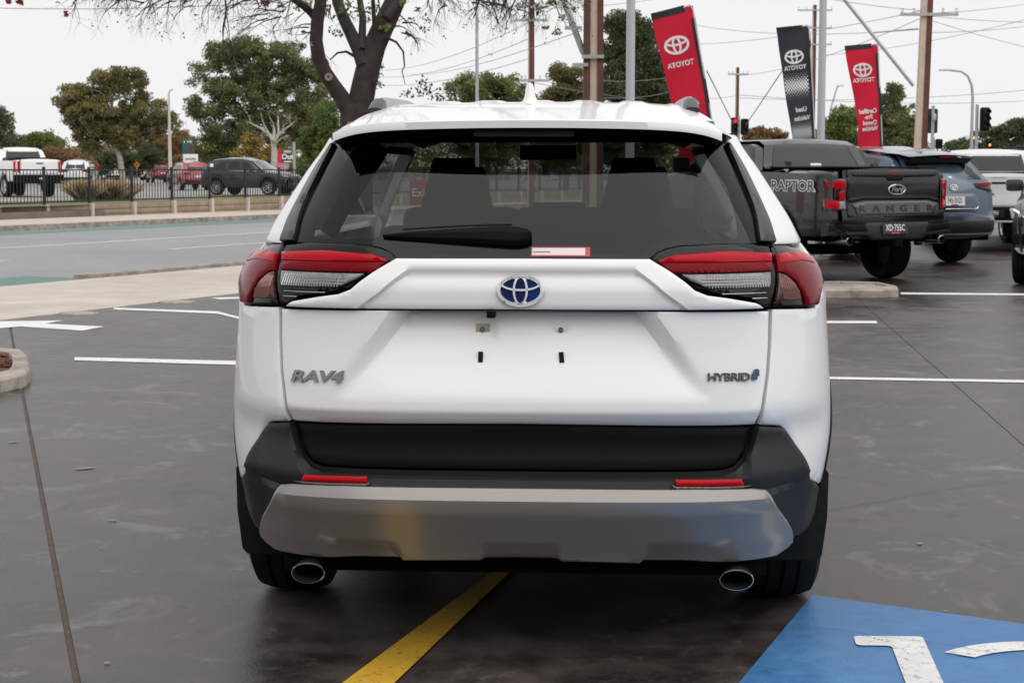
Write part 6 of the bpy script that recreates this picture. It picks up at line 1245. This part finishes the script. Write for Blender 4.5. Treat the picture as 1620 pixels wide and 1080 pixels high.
# twigs hanging from the limbs above the frame
def spray(x0, x1, y0, y1, n, L, dirx, droop, depth=3, rr0=.010):
    for i in range(n):
        x = rr_.uniform(x0, x1); y = rr_.uniform(y0, y1); tips.extend(grow(mb, T_(x, y, rr_.uniform(-1.5, 1.2)), Vector((dirx + rr_.gauss(0, .35), rr_.gauss(0, .3), rr_.uniform(-.5, .15))).normalized(), L * rr_.uniform(.6, 1.2), rr0 * rr_.uniform(.6, 1.3), depth, rr_, .50, 0, 5, droop, (2, 3), .74))
spray(140, 340, -40, -2, 30, .34, -.7, .10); spray(300, 480, -30, 0, 32, .34, -.6, .12); spray(200, 360, -15, 12, 9, .50, -.8, .18); spray(420, 500, 5, 45, 10, .32, -.9, .10); spray(640, 780, -35, -2, 26, .34, .5, .18); spray(760, 890, -35, -5, 26, .36, .25, .20); spray(615, 650, 20, 60, 6, .22, .7, .15, 2); spray(520, 600, -10, 30, 8, .22, 0, .05, 2)
spray(700, 780, -10, 10, 6, .40, .4, .28, 2); spray(790, 880, -5, 15, 6, .40, .3, .25, 2); spray(495, 510, 40, 75, 3, .25, -.8, .1, 2)
mb.build('trunk', BARKD, root, smooth=60)
# knots where limbs were cut
for x, y, r_ in ((521, 123, .038), (495, 71, .022)):
    mb = MB(); c = T_(x, y, -.15) + Vector((0, -.10, 0)); mb.lathe([(r_ * .35, -.004), (r_ * .6, .004), (r_, .010), (r_ * 1.25, 0.), (r_ * 1.3, -.03)], frame(c, (0, -1, 0), (1, 0, 0), (0, 0, 1)), 14)
    mb.build('limb_scar', mat('scar_wood', (.26, .21, .18), .9), root, smooth=60)
def lv(name, spots, m, size, parent): 
    cs = [(*T_(x, y, rr_.uniform(-.4, .4)), r * kpx) for x, y, r in spots]; tot = int(sum(n_ for *_, n_ in [(0, s[2] * 2.2) for s in spots])); return leaves(name, cs, 1., max(10, tot), size, m, parent, .55, .5, .8)
lv('leaves', [(672, 140, 18), (690, 150, 16), (655, 145, 14), (668, 128, 10), (705, 155, 12), (642, 150, 10)], DKGREEN, .045, root)
lv('leaves', [(675, 30, 10), (672, 45, 9), (528, 48, 10), (535, 55, 8), (600, 120, 8), (598, 135, 10), (606, 105, 6), (650, 30, 8), (560, 20, 12), (575, 15, 10), (590, 10, 10), (545, 10, 10), (480, 5, 9)], DKGREEN, .04, root)
lv('leaves', [(862, 45, 6), (882, 52, 8), (908, 15, 7), (895, 10, 5), (872, 5, 8), (850, 8, 5), (605, 45, 8), (488, 6, 8), (572, 94, 6), (612, 42, 7)], GREEN, .055, root)
lv('leaves', [(515, 15, 10), (530, 30, 8), (550, 5, 10), (585, 30, 8), (620, 8, 8), (640, 5, 8), (660, 15, 7), (445, 8, 7), (700, 8, 6), (820, 10, 6), (540, 18, 9), (600, 20, 8), (470, 14, 7), (855, 20, 7), (890, 30, 8), (780, 4, 6)], GREEN, .05, root)
lv('autumn_leaves', [(104, 22, 5), (14, 3, 5), (32, 3, 6), (420, 5, 6), (92, 3, 3), (480, 50, 3)], RUST, .07, root)
ts = [t for t in tips if rr_.random() < .22]
if ts: leaves('last_leaves', [(*t, .05) for t in ts], 1., len(ts), .035, DKGREEN, root, .5, .5)
